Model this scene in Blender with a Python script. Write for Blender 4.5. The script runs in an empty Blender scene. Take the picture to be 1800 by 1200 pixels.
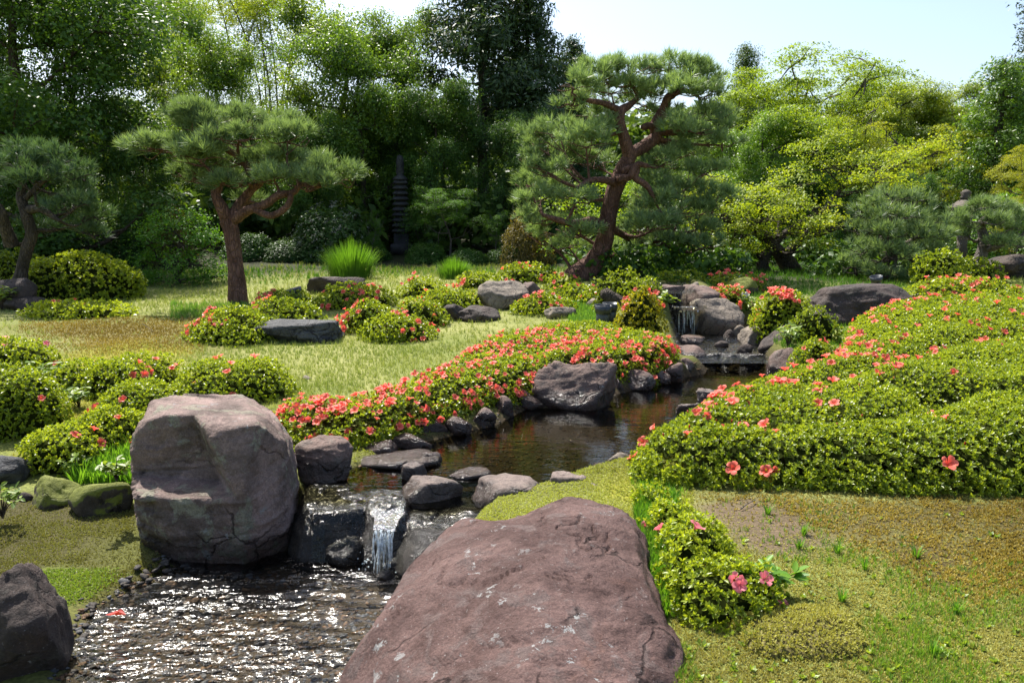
import bpy, bmesh, math, random
import numpy as np
from mathutils import Vector, Matrix

# ------------------------------------------------------------------ camera, sky, sun, exposure
scene = bpy.context.scene
CAM_Z, PITCH, FOC = 1.6, math.atan(200 / 1400), 1400.0
cam_d = bpy.data.cameras.new('camera')
cam_d.lens, cam_d.sensor_width, cam_d.clip_start, cam_d.clip_end = 28.0, 36.0, 0.05, 2000
cam = bpy.data.objects.new('camera', cam_d)
scene.collection.objects.link(cam)
cam.location = (0, 0, CAM_Z)
cam.rotation_euler = (math.pi / 2 - PITCH, 0, 0)
scene.camera = cam

SUN_EL, SUN_AZ = math.radians(57), math.radians(-33)      # azimuth from +Y, negative = left of the view
world = bpy.data.worlds.new('World')
scene.world = world
world.use_nodes = True
wn = world.node_tree.nodes
sky = wn.new('ShaderNodeTexSky')
sky.sky_type = 'NISHITA'
sky.sun_disc = False
sky.sun_elevation = SUN_EL
sky.sun_rotation = SUN_AZ
sky.dust_density = 2.5
wn['Background'].inputs['Strength'].default_value = 0.118
world.node_tree.links.new(sky.outputs[0], wn['Background'].inputs['Color'])

sun_d = bpy.data.lights.new('sun', 'SUN')
sun_d.energy, sun_d.angle, sun_d.color = 5.0, math.radians(0.5), (1.0, 0.95, 0.87)
sun = bpy.data.objects.new('sun', sun_d)
scene.collection.objects.link(sun)
sdir = Vector((math.sin(SUN_AZ) * math.cos(SUN_EL), math.cos(SUN_AZ) * math.cos(SUN_EL), math.sin(SUN_EL)))
sun.rotation_euler = sdir.to_track_quat('Z', 'Y').to_euler()

vs = scene.view_settings
vs.view_transform, vs.look, vs.exposure, vs.gamma, vs.use_curve_mapping = 'Standard', 'None', 1.08, 1.0, False
cy = scene.cycles
cy.max_bounces, cy.diffuse_bounces, cy.glossy_bounces, cy.transmission_bounces, cy.transparent_max_bounces = 7, 4, 3, 4, 8
cy.use_denoising = True
cy.denoiser = 'OPENIMAGEDENOISE'
cy.caustics_reflective = cy.caustics_refractive = False
cy.sample_clamp_indirect = 6.0

# ------------------------------------------------------------------ helpers
C = scene.collection
R = np.random.default_rng(7)
cp, sp = math.cos(PITCH), math.sin(PITCH)

def ray(px, py):
    a, b = (px - 900) / FOC, (600 - py) / FOC
    return np.array([a, cp + b * sp, -sp + b * cp])

def PZ(px, py, z):
    d = ray(px, py); t = (z - CAM_Z) / d[2]
    return np.array([0, 0, CAM_Z]) + d * t

def PD(px, py, Y):
    d = ray(px, py); t = Y / d[1]
    return np.array([0, 0, CAM_Z]) + d * t

def proj(p):
    """metres -> picture, only used to rank which pieces show largest"""
    x, y, z = p[..., 0], p[..., 1], p[..., 2] - CAM_Z
    f = y * cp - z * sp; u = y * sp + z * cp
    return 900 + FOC * x / f, 600 - FOC * u / f, f

def _h(ix, iy, iz, s):
    n = (ix * 374761393 + iy * 668265263 + iz * 2147483647 + s * 1274126177) & 0xffffffff
    n = ((n ^ (n >> 13)) * 1274126177) & 0xffffffff
    return ((n ^ (n >> 16)) & 0xffff) / 65535.0

def vnoise(p, s=0):
    p = np.asarray(p, float)
    i = np.floor(p).astype(np.int64); f = p - i
    f = f * f * (3 - 2 * f)
    out = 0
    for dx in (0, 1):
        wx = f[:, 0] if dx else 1 - f[:, 0]
        for dy in (0, 1):
            wy = f[:, 1] if dy else 1 - f[:, 1]
            for dz in (0, 1):
                wz = f[:, 2] if dz else 1 - f[:, 2]
                out = out + wx * wy * wz * _h(i[:, 0] + dx, i[:, 1] + dy, i[:, 2] + dz, s)
    return out * 2 - 1

def fbm(p, o=4, s=0, ridge=False):
    a, t, n = 1.0, 0, 0
    p = np.asarray(p, float)
    for k in range(o):
        v = vnoise(p + 17.3 * k, s + k)
        if ridge: v = 1 - 2 * np.abs(v)
        n = n + a * v; t += a; a *= .5; p = p * 2.03
    return n / t

def mesh_np(name, V, F, mat=None, smooth=False, attrs=None):
    """V (n,3); F one (m,k) array or a list of such arrays"""
    me = bpy.data.meshes.new(name)
    Fs = F if isinstance(F, list) else [F]
    Fs = [np.asarray(f, np.int32) for f in Fs if len(f)]
    V = np.asarray(V, np.float32)
    loops = np.concatenate([f.ravel() for f in Fs])
    tot = np.concatenate([np.full(len(f), f.shape[1], np.int32) for f in Fs])
    st = np.concatenate([[0], np.cumsum(tot)[:-1]]).astype(np.int32)
    me.vertices.add(len(V)); me.vertices.foreach_set('co', V.ravel())
    me.loops.add(len(loops)); me.loops.foreach_set('vertex_index', loops)
    me.polygons.add(len(tot)); me.polygons.foreach_set('loop_start', st); me.polygons.foreach_set('loop_total', tot)
    if smooth: me.polygons.foreach_set('use_smooth', np.ones(len(tot), bool))
    for k, a in (attrs or {}).items():
        a = np.asarray(a, np.float32)
        if a.ndim == 1:
            at = me.attributes.new(k, 'FLOAT', 'POINT'); at.data.foreach_set('value', a)
        else:
            at = me.attributes.new(k, 'FLOAT_COLOR', 'POINT')
            at.data.foreach_set('color', np.hstack([a, np.ones((len(a), 1), np.float32)]).ravel())
    me.update(calc_edges=True)
    if mat: me.materials.append(mat)
    return me

def link(name, me, parent=None, **tags):
    o = bpy.data.objects.new(name, me); C.objects.link(o)
    if parent: o.parent = parent
    for k, v in tags.items():
        if v is not None: o[k] = v
    return o

def empty(name, loc, label, cat, group=None, rz=0, sc=1.0):
    o = link(name, None, label=label, category=cat, group=group)
    o.location = tuple(loc); o.rotation_euler = (0, 0, rz)
    o.scale = (sc, sc, sc) if np.isscalar(sc) else sc
    o.empty_display_size = .1
    return o

def frames(N, spin=None, rng=R):
    """rotation matrices (n,3,3) whose z column is N"""
    N = N / np.maximum(np.linalg.norm(N, axis=1, keepdims=True), 1e-9)
    a = np.where(np.abs(N[:, 2:3]) < .9, np.array([[0, 0, 1.]]), np.array([[1., 0, 0]]))
    X = np.cross(a, N); X /= np.linalg.norm(X, axis=1, keepdims=True)
    Y = np.cross(N, X)
    s = rng.uniform(0, 2 * np.pi, len(N)) if spin is None else spin
    c, d = np.cos(s)[:, None], np.sin(s)[:, None]
    return np.stack([X * c + Y * d, Y * c - X * d, N], axis=2)

def stamp(tv, tf, M, P, S, tint_t=None, tint_i=None):
    """copies of a template (tv, tf) -> V, F, tint"""
    n, m = len(P), len(tv)
    S = np.asarray(S, float)
    V = np.einsum('nij,mj->nmi', M, tv) * S.reshape(-1, 1, 1) + P[:, None, :]
    F = tf[None] + (np.arange(n) * m)[:, None, None]
    t = np.zeros((n, m))
    if tint_t is not None: t = t + tint_t[None]
    if tint_i is not None: t = t + tint_i[:, None]
    return V.reshape(-1, 3), F.reshape(-1, tf.shape[1]), t.ravel()

class Acc:
    def __init__(s): s.V, s.F, s.T, s.n = [], [], [], 0
    def add(s, V, F, T=None):
        s.V.append(V); s.F.append(np.asarray(F) + s.n); s.n += len(V)
        s.T.append(np.zeros(len(V)) if T is None else T)
    def mesh(s, name, mat, smooth=False):
        if not s.V: return None
        by = {}
        for f in s.F: by.setdefault(f.shape[1], []).append(f)
        return mesh_np(name, np.vstack(s.V), [np.vstack(x) for x in by.values()], mat, smooth, {'tint': np.concatenate(s.T)})

def tube(pts, rad, seg=8, wob=0.0, seed=0):
    pts = np.asarray(pts, float); rad = np.asarray(rad, float)
    T = np.gradient(pts, axis=0); T /= np.maximum(np.linalg.norm(T, axis=1, keepdims=True), 1e-9)
    N = np.cross(T[0], [0.31, 0.77, 0.2]); N /= np.linalg.norm(N)
    rings = []
    ang = np.linspace(0, 2 * np.pi, seg, endpoint=False)
    for i in range(len(pts)):
        N = N - T[i] * (N @ T[i]); N /= np.linalg.norm(N); B = np.cross(T[i], N)
        rings.append(pts[i] + rad[i] * (np.cos(ang)[:, None] * N + np.sin(ang)[:, None] * B))
    V = np.vstack(rings + [pts[-1:] + T[-1] * rad[-1] * .6])
    if wob:
        c = np.repeat(pts, seg, axis=0); r = np.repeat(rad, seg)
        w = fbm(V[:-1] * (0.6 / max(rad.max(), .01)), 3, seed)
        V[:-1] = c + (V[:-1] - c) * (1 + wob * w[:, None])
    n = len(pts)
    i = np.arange(n - 1)[:, None] * seg; j = np.arange(seg)[None]; k = (j + 1) % seg
    Q = np.stack([i + j, i + k, i + seg + k, i + seg + j], axis=2).reshape(-1, 4)
    top = (n - 1) * seg
    tri = np.stack([top + np.arange(seg), top + (np.arange(seg) + 1) % seg, np.full(seg, n * seg)], axis=1)
    tri = np.hstack([tri, tri[:, 2:]])[:, :3]
    return V, Q, tri

def smooth_path(pts, n):
    """Catmull-Rom through points (k,d) -> n samples"""
    p = np.asarray(pts, float)
    p = np.vstack([2 * p[0] - p[1], p, 2 * p[-1] - p[-2]])
    u = np.linspace(0, len(p) - 3 - 1e-6, n); i = u.astype(int); t = (u - i)[:, None]
    a, b, c, d = p[i], p[i + 1], p[i + 2], p[i + 3]
    return .5 * (2 * b + (c - a) * t + (2 * a - 5 * b + 4 * c - d) * t**2 + (3 * b - a - 3 * c + d) * t**3)

class Wood:
    """collects tubes into one bark mesh"""
    def __init__(s): s.V, s.Q, s.T, s.n = [], [], [], 0
    def add(s, pts, rad, seg=8, wob=0.12, seed=0):
        V, Q, t = tube(pts, rad, seg, wob, seed)
        s.V.append(V); s.Q.append(Q + s.n); s.T.append(t + s.n); s.n += len(V)
    def mesh(s, name, mat):
        return mesh_np(name, np.vstack(s.V), [np.vstack(s.Q), np.vstack(s.T)], mat, True)

# ------------------------------------------------------------------ materials
def newmat(name):
    m = bpy.data.materials.new(name); m.use_nodes = True
    nt = m.node_tree
    return m, nt, nt.nodes, nt.links, nt.nodes['Principled BSDF'], nt.nodes['Material Output']

def rgb(c): return (c[0], c[1], c[2], 1)

def mixc(nt, fac, a, b, mode='MIX'):
    n = nt.nodes.new('ShaderNodeMix'); n.data_type = 'RGBA'; n.blend_type = mode
    for sock, v in ((n.inputs[0], fac), (n.inputs[6], a), (n.inputs[7], b)):
        if hasattr(v, 'is_linked'): nt.links.new(v, sock)
        elif isinstance(v, (int, float)): sock.default_value = v
        else: sock.default_value = rgb(v)
    return n.outputs[2]

def noise(nt, scale, detail=4, rough=.55, coord='Object', dist=0.0):
    tc = nt.nodes.new('ShaderNodeTexCoord'); n = nt.nodes.new('ShaderNodeTexNoise')
    n.inputs['Scale'].default_value = scale; n.inputs['Detail'].default_value = detail
    n.inputs['Roughness'].default_value = rough; n.inputs['Distortion'].default_value = dist
    nt.links.new(tc.outputs[coord], n.inputs['Vector'])
    return n.outputs['Fac']

def ramp(nt, v, a, b, x=0., y=1.):
    m = nt.nodes.new('ShaderNodeMapRange'); m.interpolation_type = 'SMOOTHSTEP'
    nt.links.new(v, m.inputs['Value'])
    m.inputs['From Min'].default_value, m.inputs['From Max'].default_value = a, b
    m.inputs['To Min'].default_value, m.inputs['To Max'].default_value = x, y
    return m.outputs[0]

def bump(nt, h, strength, dist, normal=None):
    b = nt.nodes.new('ShaderNodeBump'); b.inputs['Strength'].default_value = strength; b.inputs['Distance'].default_value = dist
    nt.links.new(h, b.inputs['Height'])
    if normal is not None: nt.links.new(normal, b.inputs['Normal'])
    return b.outputs[0]

def leaf_mat(name, c1, c2, trans=.45, tcol=(1.35, 1.25, .45), rough=.42, spec=.5):
    """leaf lamina: gloss + diffuse in front, light that passes through is yellower"""
    m, nt, N, L, b, out = newmat(name)
    at = N.new('ShaderNodeAttribute'); at.attribute_name = 'tint'
    col = mixc(nt, at.outputs['Fac'], c1, c2)
    oi = N.new('ShaderNodeObjectInfo')
    col = mixc(nt, 1.0, col, oi.outputs['Color'], 'MULTIPLY')
    L.new(col, b.inputs['Base Color']); b.inputs['Roughness'].default_value = rough
    b.inputs['Specular IOR Level'].default_value = spec
    tr = N.new('ShaderNodeBsdfTranslucent'); L.new(mixc(nt, 1.0, col, tcol, 'MULTIPLY'), tr.inputs['Color'])
    mx = N.new('ShaderNodeMixShader'); mx.inputs[0].default_value = trans
    L.new(b.outputs[0], mx.inputs[1]); L.new(tr.outputs[0], mx.inputs[2]); L.new(mx.outputs[0], out.inputs['Surface'])
    return m

def rock_mat(name, c1, c2, c3=None, lichen=.0, rough=.75, bumps=.5, scale=1.0, wet=None, moss=None, spec=.35):
    m, nt, N, L, b, out = newmat(name)
    f1 = ramp(nt, noise(nt, 2.2 * scale, 6, .62, dist=.4), .33, .67)
    col = mixc(nt, f1, c1, c2)
    if c3 is not None:
        col = mixc(nt, ramp(nt, noise(nt, 5.5 * scale, 7, .7, dist=.8), .52, .62), col, c3)
    fine = noise(nt, 42 * scale, 5, .7)
    col = mixc(nt, ramp(nt, fine, .3, .7, 0, .55), col, mixc(nt, 1.0, col, (.5, .5, .5), 'MULTIPLY'))
    col = mixc(nt, ramp(nt, noise(nt, 130 * scale, 2, .6), .35, .65, .0, .5), col, mixc(nt, 1.0, col, (.45, .43, .42), 'MULTIPLY'))   # grain
    # hairline cracks and pale flecks
    tcx = N.new('ShaderNodeTexCoord'); wv = N.new('ShaderNodeTexNoise'); wv.inputs['Scale'].default_value = 3.0 * scale; wv.inputs['Detail'].default_value = 5; L.new(tcx.outputs['Object'], wv.inputs['Vector'])
    vc = N.new('ShaderNodeTexVoronoi'); vc.feature = 'DISTANCE_TO_EDGE'; vc.inputs['Scale'].default_value = 2.4 * scale
    L.new(mixc(nt, .55, tcx.outputs['Object'], wv.outputs['Color'], 'ADD'), vc.inputs['Vector'])
    cm = N.new('ShaderNodeMath'); cm.operation = 'MULTIPLY'
    L.new(ramp(nt, vc.outputs['Distance'], .004, .03, 1, 0), cm.inputs[0]); L.new(ramp(nt, noise(nt, 1.7 * scale, 3), .45, .6), cm.inputs[1])
    crack = cm.outputs[0]
    col = mixc(nt, crack, col, mixc(nt, 1.0, col, (.32, .30, .30), 'MULTIPLY'))
    col = mixc(nt, ramp(nt, noise(nt, 75 * scale, 3, .6), .66, .72, 0, .5), col, (.36, .34, .33))
    col = mixc(nt, ramp(nt, noise(nt, 1.3 * scale, 5, .7, dist=1.2), .55, .75, 0, .55), col, mixc(nt, 1.0, col, (1.25, .98, .72), 'MULTIPLY'))
    if lichen:
        lf = ramp(nt, noise(nt, 13 * scale, 5, .75, dist=.3), .68 - lichen, .71 - lichen)
        big = ramp(nt, noise(nt, 2.6 * scale, 2, .5), .48, .62)
        mm = N.new('ShaderNodeMath'); mm.operation = 'MULTIPLY'; L.new(lf, mm.inputs[0]); L.new(big, mm.inputs[1])
        col = mixc(nt, mm.outputs[0], col, (.34, .34, .33))
    if moss is not None:
        geo = N.new('ShaderNodeNewGeometry'); sx = N.new('ShaderNodeSeparateXYZ'); L.new(geo.outputs['Normal'], sx.inputs[0])
        ad = N.new('ShaderNodeMath'); ad.operation = 'MULTIPLY_ADD'
        L.new(noise(nt, 6, 5, .65), ad.inputs[0]); ad.inputs[1].default_value = 1.6; L.new(sx.outputs[2], ad.inputs[2])
        col = mixc(nt, ramp(nt, ad.outputs[0], 1.15 - moss, 1.35 - moss), col, mixc(nt, fine, (.10, .12, .015), (.22, .24, .03)))
    L.new(col, b.inputs['Base Color'])
    b.inputs['Roughness'].default_value = rough; b.inputs['Specular IOR Level'].default_value = spec
    if wet is not None:                                   # the band the water keeps wet
        geo = N.new('ShaderNodeNewGeometry'); sx = N.new('ShaderNodeSeparateXYZ'); L.new(geo.outputs['Position'], sx.inputs[0])
        ad = N.new('ShaderNodeMath'); ad.operation = 'MULTIPLY_ADD'
        L.new(noise(nt, 9, 3), ad.inputs[0]); ad.inputs[1].default_value = -.14; L.new(sx.outputs[2], ad.inputs[2])
        wf = ramp(nt, ad.outputs[0], wet - .06, wet + .02, 1, 0)
        dark = mixc(nt, 1.0, col, (.34, .33, .32), 'MULTIPLY')
        L.new(mixc(nt, wf, col, dark), b.inputs['Base Color'])
        L.new(ramp(nt, wf, 0, 1, rough, .16), b.inputs['Roughness'])
    h1 = noise(nt, 7 * scale, 8, .68, dist=.3)
    h2 = noise(nt, 60 * scale, 5, .7)
    n1 = bump(nt, h1, bumps, .06)
    n2 = bump(nt, noise(nt, 21 * scale, 8, .75), bumps, .022, n1)
    iv = N.new('ShaderNodeMath'); iv.operation = 'SUBTRACT'; iv.inputs[0].default_value = 1; L.new(crack, iv.inputs[1])
    n3 = bump(nt, iv.outputs[0], .8, .02, n2)
    L.new(bump(nt, h2, bumps, .012, n3), b.inputs['Normal'])
    return m

def bark_mat(name, c1, c2, c3):
    m, nt, N, L, b, out = newmat(name)
    tc = N.new('ShaderNodeTexCoord'); mp = N.new('ShaderNodeMapping'); mp.inputs['Scale'].default_value = (1, 1, .35)
    L.new(tc.outputs['Object'], mp.inputs[0])
    v = N.new('ShaderNodeTexVoronoi'); v.feature = 'DISTANCE_TO_EDGE'; v.inputs['Scale'].default_value = 17
    dn = N.new('ShaderNodeTexNoise'); dn.inputs['Scale'].default_value = 6; L.new(mp.outputs[0], dn.inputs['Vector'])
    L.new(mixc(nt, .28, mp.outputs[0], dn.outputs['Color'], 'ADD'), v.inputs['Vector'])
    nz = N.new('ShaderNodeTexNoise'); nz.inputs['Scale'].default_value = 9; nz.inputs['Detail'].default_value = 6; L.new(mp.outputs[0], nz.inputs['Vector'])
    col = mixc(nt, ramp(nt, nz.outputs['Fac'], .35, .65), c1, c2)
    col = mixc(nt, ramp(nt, v.outputs['Distance'], 0, .10, .45, 1), c3, col)
    L.new(col, b.inputs['Base Color']); b.inputs['Roughness'].default_value = .85; b.inputs['Specular IOR Level'].default_value = .2
    n1 = bump(nt, ramp(nt, v.outputs['Distance'], 0, .2), .8, .03)
    L.new(bump(nt, nz.outputs['Fac'], .6, .02, n1), b.inputs['Normal'])
    return m

def plain(name, c, rough=.5, metal=0., var=.25, sc=20):
    m, nt, N, L, b, out = newmat(name)
    f = noise(nt, sc, 4)
    L.new(mixc(nt, f, [x * (1 - var) for x in c], [min(1, x * (1 + var)) for x in c]), b.inputs['Base Color'])
    b.inputs['Roughness'].default_value = rough; b.inputs['Metallic'].default_value = metal
    return m

def water_mat(name, wave_scale, wave_h, fine_h, tint=(.93, .95, .9), foam=0.0, rough=.06, stretch=(1, 1, 1), calm=False):
    m, nt, N, L, b, out = newmat(name)
    tc = N.new('ShaderNodeTexCoord'); mp = N.new('ShaderNodeMapping'); mp.inputs['Scale'].default_value = stretch
    L.new(tc.outputs['Object'], mp.inputs[0])
    def nz(s, d):
        n = N.new('ShaderNodeTexNoise'); n.inputs['Scale'].default_value = s; n.inputs['Detail'].default_value = d; n.inputs['Distortion'].default_value = .25
        L.new(mp.outputs[0], n.inputs['Vector']); return n.outputs['Fac']
    def gust(v):                                          # ripples die down in calm patches
        if not calm: return v
        mm = N.new('ShaderNodeMath'); mm.operation = 'MULTIPLY'; L.new(v, mm.inputs[0]); L.new(ramp(nt, nz(1.6, 2), .30, .54, .25, 1.15), mm.inputs[1]); return mm.outputs[0]
    n1 = bump(nt, gust(nz(wave_scale, 2)), 1.0, wave_h)
    if calm: n1 = bump(nt, gust(nz(wave_scale * .45, 2)), 1.0, wave_h * .8, n1)
    n2 = bump(nt, gust(nz(wave_scale * 3.7, 3)), 1.0, fine_h, n1)
    fr = N.new('ShaderNodeFresnel'); fr.inputs['IOR'].default_value = 1.33; L.new(n2, fr.inputs['Normal'])
    tr = N.new('ShaderNodeBsdfTransparent'); tr.inputs['Color'].default_value = rgb(tint)
    gl = N.new('ShaderNodeBsdfGlossy'); gl.inputs['Roughness'].default_value = rough; L.new(n2, gl.inputs['Normal'])
    mx = N.new('ShaderNodeMixShader'); L.new(fr.outputs[0], mx.inputs[0]); L.new(tr.outputs[0], mx.inputs[1]); L.new(gl.outputs[0], mx.inputs[2])
    res = mx.outputs[0]
    if foam:
        ff = ramp(nt, nz(wave_scale * 2.2, 5), .62 - foam * .3, .78 - foam * .3)
        di = N.new('ShaderNodeBsdfDiffuse'); di.inputs['Color'].default_value = (.8, .84, .86, 1)
        tl = N.new('ShaderNodeBsdfTranslucent'); tl.inputs['Color'].default_value = (.8, .84, .86, 1)
        ad = N.new('ShaderNodeMixShader'); L.new(di.outputs[0], ad.inputs[1]); L.new(tl.outputs[0], ad.inputs[2])
        m2 = N.new('ShaderNodeMixShader'); L.new(ff, m2.inputs[0]); L.new(res, m2.inputs[1]); L.new(ad.outputs[0], m2.inputs[2]); res = m2.outputs[0]
    L.new(res, out.inputs['Surface'])
    N.remove(b)
    return m

M = {}
M['azalea'] = leaf_mat('azalea_leaf', (.110, .178, .015), (.400, .480, .045), .45, rough=.36)
M['azalea_dark'] = leaf_mat('azalea_leaf_older', (.080, .135, .014), (.310, .385, .032), .44, rough=.36)
M['twig'] = plain('azalea_shaded_core', (.020, .026, .006), 1.0, sc=40)  # twig mass as one dark colour that paints the shade inside the bush
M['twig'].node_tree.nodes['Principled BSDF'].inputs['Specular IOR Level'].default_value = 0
M['coral'] = leaf_mat('coral_petal', (.78, .090, .060), (.90, .27, .20), .42, (1.15, .8, .8), .5, .25)
M['pink'] = leaf_mat('pink_petal', (.74, .16, .22), (.86, .30, .33), .42, (1.1, .8, .85), .5, .25)
M['needle'] = leaf_mat('pine_needle', (.075, .130, .055), (.265, .365, .170), .36, (1.2, 1.2, .5), .45, .4)
M['needle_dark'] = leaf_mat('pine_needle_painted_shade', (.042, .088, .040), (.160, .230, .100), .30, (1.2, 1.2, .5), .45, .4)  # darker copy of the needles, shade put into the colour
M['maple'] = leaf_mat('maple_leaf', (.140, .235, .020), (.400, .460, .042), .5, rough=.5, spec=.3)
M['broad'] = leaf_mat('broad_leaf', (.038, .080, .020), (.150, .235, .036), .38, rough=.45, spec=.25)
M['broad_light'] = leaf_mat('light_broad_leaf', (.085, .150, .022), (.290, .370, .048), .48, rough=.4)
M['cedar'] = leaf_mat('cedar_spray', (.022, .048, .020), (.085, .130, .036), .25, rough=.5, spec=.3)
M['grass'] = leaf_mat('grass_blade', (.160, .230, .048), (.350, .390, .135), .4, (1.2, 1.15, .55), .5, .3)
M['lush'] = leaf_mat('lush_grass_blade', (.075, .200, .018), (.190, .360, .035), .45, (1.2, 1.2, .5), .4, .4)
M['moss'] = leaf_mat('moss_shoot', (.180, .150, .035), (.400, .370, .100), .35, (1.2, 1.1, .5), .6, .2)
M['fern'] = leaf_mat('fern_leaf', (.110, .200, .030), (.270, .360, .060), .45, rough=.45)
M['redleaf'] = leaf_mat('bronze_leaf', (.120, .070, .020), (.260, .150, .045), .45, rough=.5, spec=.3)
M['whiteflower'] = leaf_mat('white_petal', (.45, .45, .38), (.62, .62, .55), .3, (1, 1, 1), .5, .2)
M['bark_red'] = bark_mat('red_pine_bark', (.110, .055, .040), (.185, .100, .075), (.040, .024, .020))
M['bark_grey'] = bark_mat('grey_bark', (.110, .095, .085), (.200, .170, .150), (.050, .042, .036))
M['bark_dark'] = bark_mat('dark_bark', (.050, .040, .030), (.095, .075, .060), (.020, .017, .014))
LOW, UP = -0.40, -0.13                                    # levels of the lower and the upper pool
M['rock_purple'] = rock_mat('purple_rock', (0.106, 0.060, 0.052), (0.229, 0.144, 0.128), (0.185, 0.134, 0.123), lichen=.085, rough=.75, bumps=.9, spec=.2)
M['rock_big'] = rock_mat('layered_rock', (0.150, 0.116, 0.099), (0.501, 0.360, 0.317), (0.370, 0.352, 0.264), lichen=.09, rough=.75, bumps=1.0, wet=LOW + .10, spec=.2)
M['rock_bank'] = rock_mat('bank_rock', (0.130, 0.089, 0.074), (0.272, 0.180, 0.146), (0.197, 0.157, 0.130), lichen=.05, bumps=.7, wet=UP + .10)
M['rock_dark'] = rock_mat('dark_rock', (0.045, 0.034, 0.029), (0.108, 0.075, 0.063), (0.077, 0.066, 0.054), lichen=.03, bumps=.8)
M['rock_grey'] = rock_mat('grey_rock', (0.192, 0.159, 0.122), (0.352, 0.290, 0.225), (0.139, 0.115, 0.095), lichen=.05, bumps=.7)
M['rock_blue'] = rock_mat('blue_grey_rock', (0.059, 0.062, 0.065), (0.118, 0.121, 0.124), (0.037, 0.038, 0.041), lichen=.04, bumps=.8)
M['rock_moss'] = rock_mat('mossy_rock', (0.059, 0.046, 0.036), (0.110, 0.087, 0.066), None, moss=.25, bumps=.8)
M['rock_wet'] = rock_mat('wet_rock', (.016, .014, .012), (.045, .034, .024), (.030, .027, .022), rough=.22, bumps=.9, spec=.6)
M['rock_flat'] = rock_mat('flat_stone', (0.184, 0.140, 0.120), (0.339, 0.263, 0.224), (0.255, 0.211, 0.174), lichen=.05, bumps=.7, wet=UP + .055)
M['rock_lantern'] = rock_mat('lantern_stone', (0.100, 0.082, 0.065), (0.174, 0.143, 0.117), None, lichen=.05, bumps=.5)
M['rock_pagoda'] = rock_mat('pagoda_stone', (0.031, 0.031, 0.032), (0.062, 0.061, 0.061), None, lichen=.03, bumps=.4)
M['pebble'] = rock_mat('pebble_stone', (.034, .031, .028), (.105, .090, .074), None, rough=.6, bumps=.2, spec=.2)
M['pebble_b'] = rock_mat('pebble_brown', (.090, .050, .024), (.190, .110, .050), None, rough=.6, bumps=.2, spec=.2)
M['pebble_g'] = rock_mat('pebble_grey', (.075, .075, .077), (.180, .180, .178), None, rough=.6, bumps=.2, spec=.2)
M['metal'] = plain('lamp_housing', (.065, .075, .080), .45, .3, .15)
M['metal_lid'] = plain('lamp_rim', (.045, .050, .055), .35, .4, .15)
M['white'] = plain('white_panel', (.60, .60, .58), .5, 0, .08)

# ------------------------------------------------------------------ terrain
CT = [  # picture x, picture y, height: ground points whose height was judged, turned into map points
 (650,680,.0),(560,640,.02),(760,620,.02),(600,720,-.02),(400,575,.05),(250,575,.02),(300,525,.12),(418,535,.13),(100,600,-.02),
 (60,700,-.10),(200,720,-.12),(120,790,-.22),(60,850,-.33),(30,950,-.375),(180,930,-.375),(230,1000,-.385),(60,1090,-.38),
 (650,560,.15),(520,510,.26),(900,520,.30),(700,475,.40),(800,480,.40),(1000,500,.48),(1040,490,.52),(960,560,.12),(880,590,.06),
 (700,745,-.06),(850,700,-.04),(1000,670,-.03),(1120,640,0),(1150,560,.15),(1120,500,.5),(1200,490,.6),(1300,480,.65),(1300,560,.22),(1400,580,.12),
 (1500,1000,.02),(1500,880,.06),(1750,1000,.04),(1750,880,.08),(1300,1150,.0),(1700,1190,.0),(1200,900,.02),(1080,850,-.03),(1250,760,.0),(1450,650,.10),(1700,700,.10),
 (1500,560,.28),(1780,520,.38),(1600,495,.45),(1780,480,.5),(1000,1100,-.05),(700,1190,-.30),(100,510,.1),(-200,560,.1),(-200,900,-.3),(2100,900,.08),(2100,560,.3),(600,840,-.2)]
CTP = np.array([PZ(a, b, c) for a, b, c in CT])
far = np.array([[x, y, .45 + max(0, y - 26) * .14] for x in range(-60, 61, 10) for y in (28, 34, 42, 52, 64)])
CTP = np.vstack([CTP, far, [[-30, 5, -.1], [30, 5, .1], [-30, 16, .1], [30, 16, .4], [0, -3, -.1], [-6, 0, -.35], [6, 0, 0]]])
CTS = np.clip(.13 * CTP[:, 1], .35, 7)

def poly_sd(x, y, poly):
    """signed distance to a polygon, negative inside"""
    P = np.asarray(poly)[:, :2]; Q = np.roll(P, -1, axis=0)
    d2 = np.full(x.shape, 1e9); ins = np.zeros(x.shape, bool)
    for (ax, ay), (bx, by) in zip(P, Q):
        ex, ey = bx - ax, by - ay
        t = np.clip(((x - ax) * ex + (y - ay) * ey) / (ex * ex + ey * ey + 1e-12), 0, 1)
        d2 = np.minimum(d2, (x - ax - t * ex)**2 + (y - ay - t * ey)**2)
        c = ((ay > y) != (by > y)) & (x < (bx - ax) * (y - ay) / ((by - ay) if by != ay else 1e-12) + ax)
        ins ^= c
    return np.where(ins, -1, 1) * np.sqrt(d2)

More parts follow.
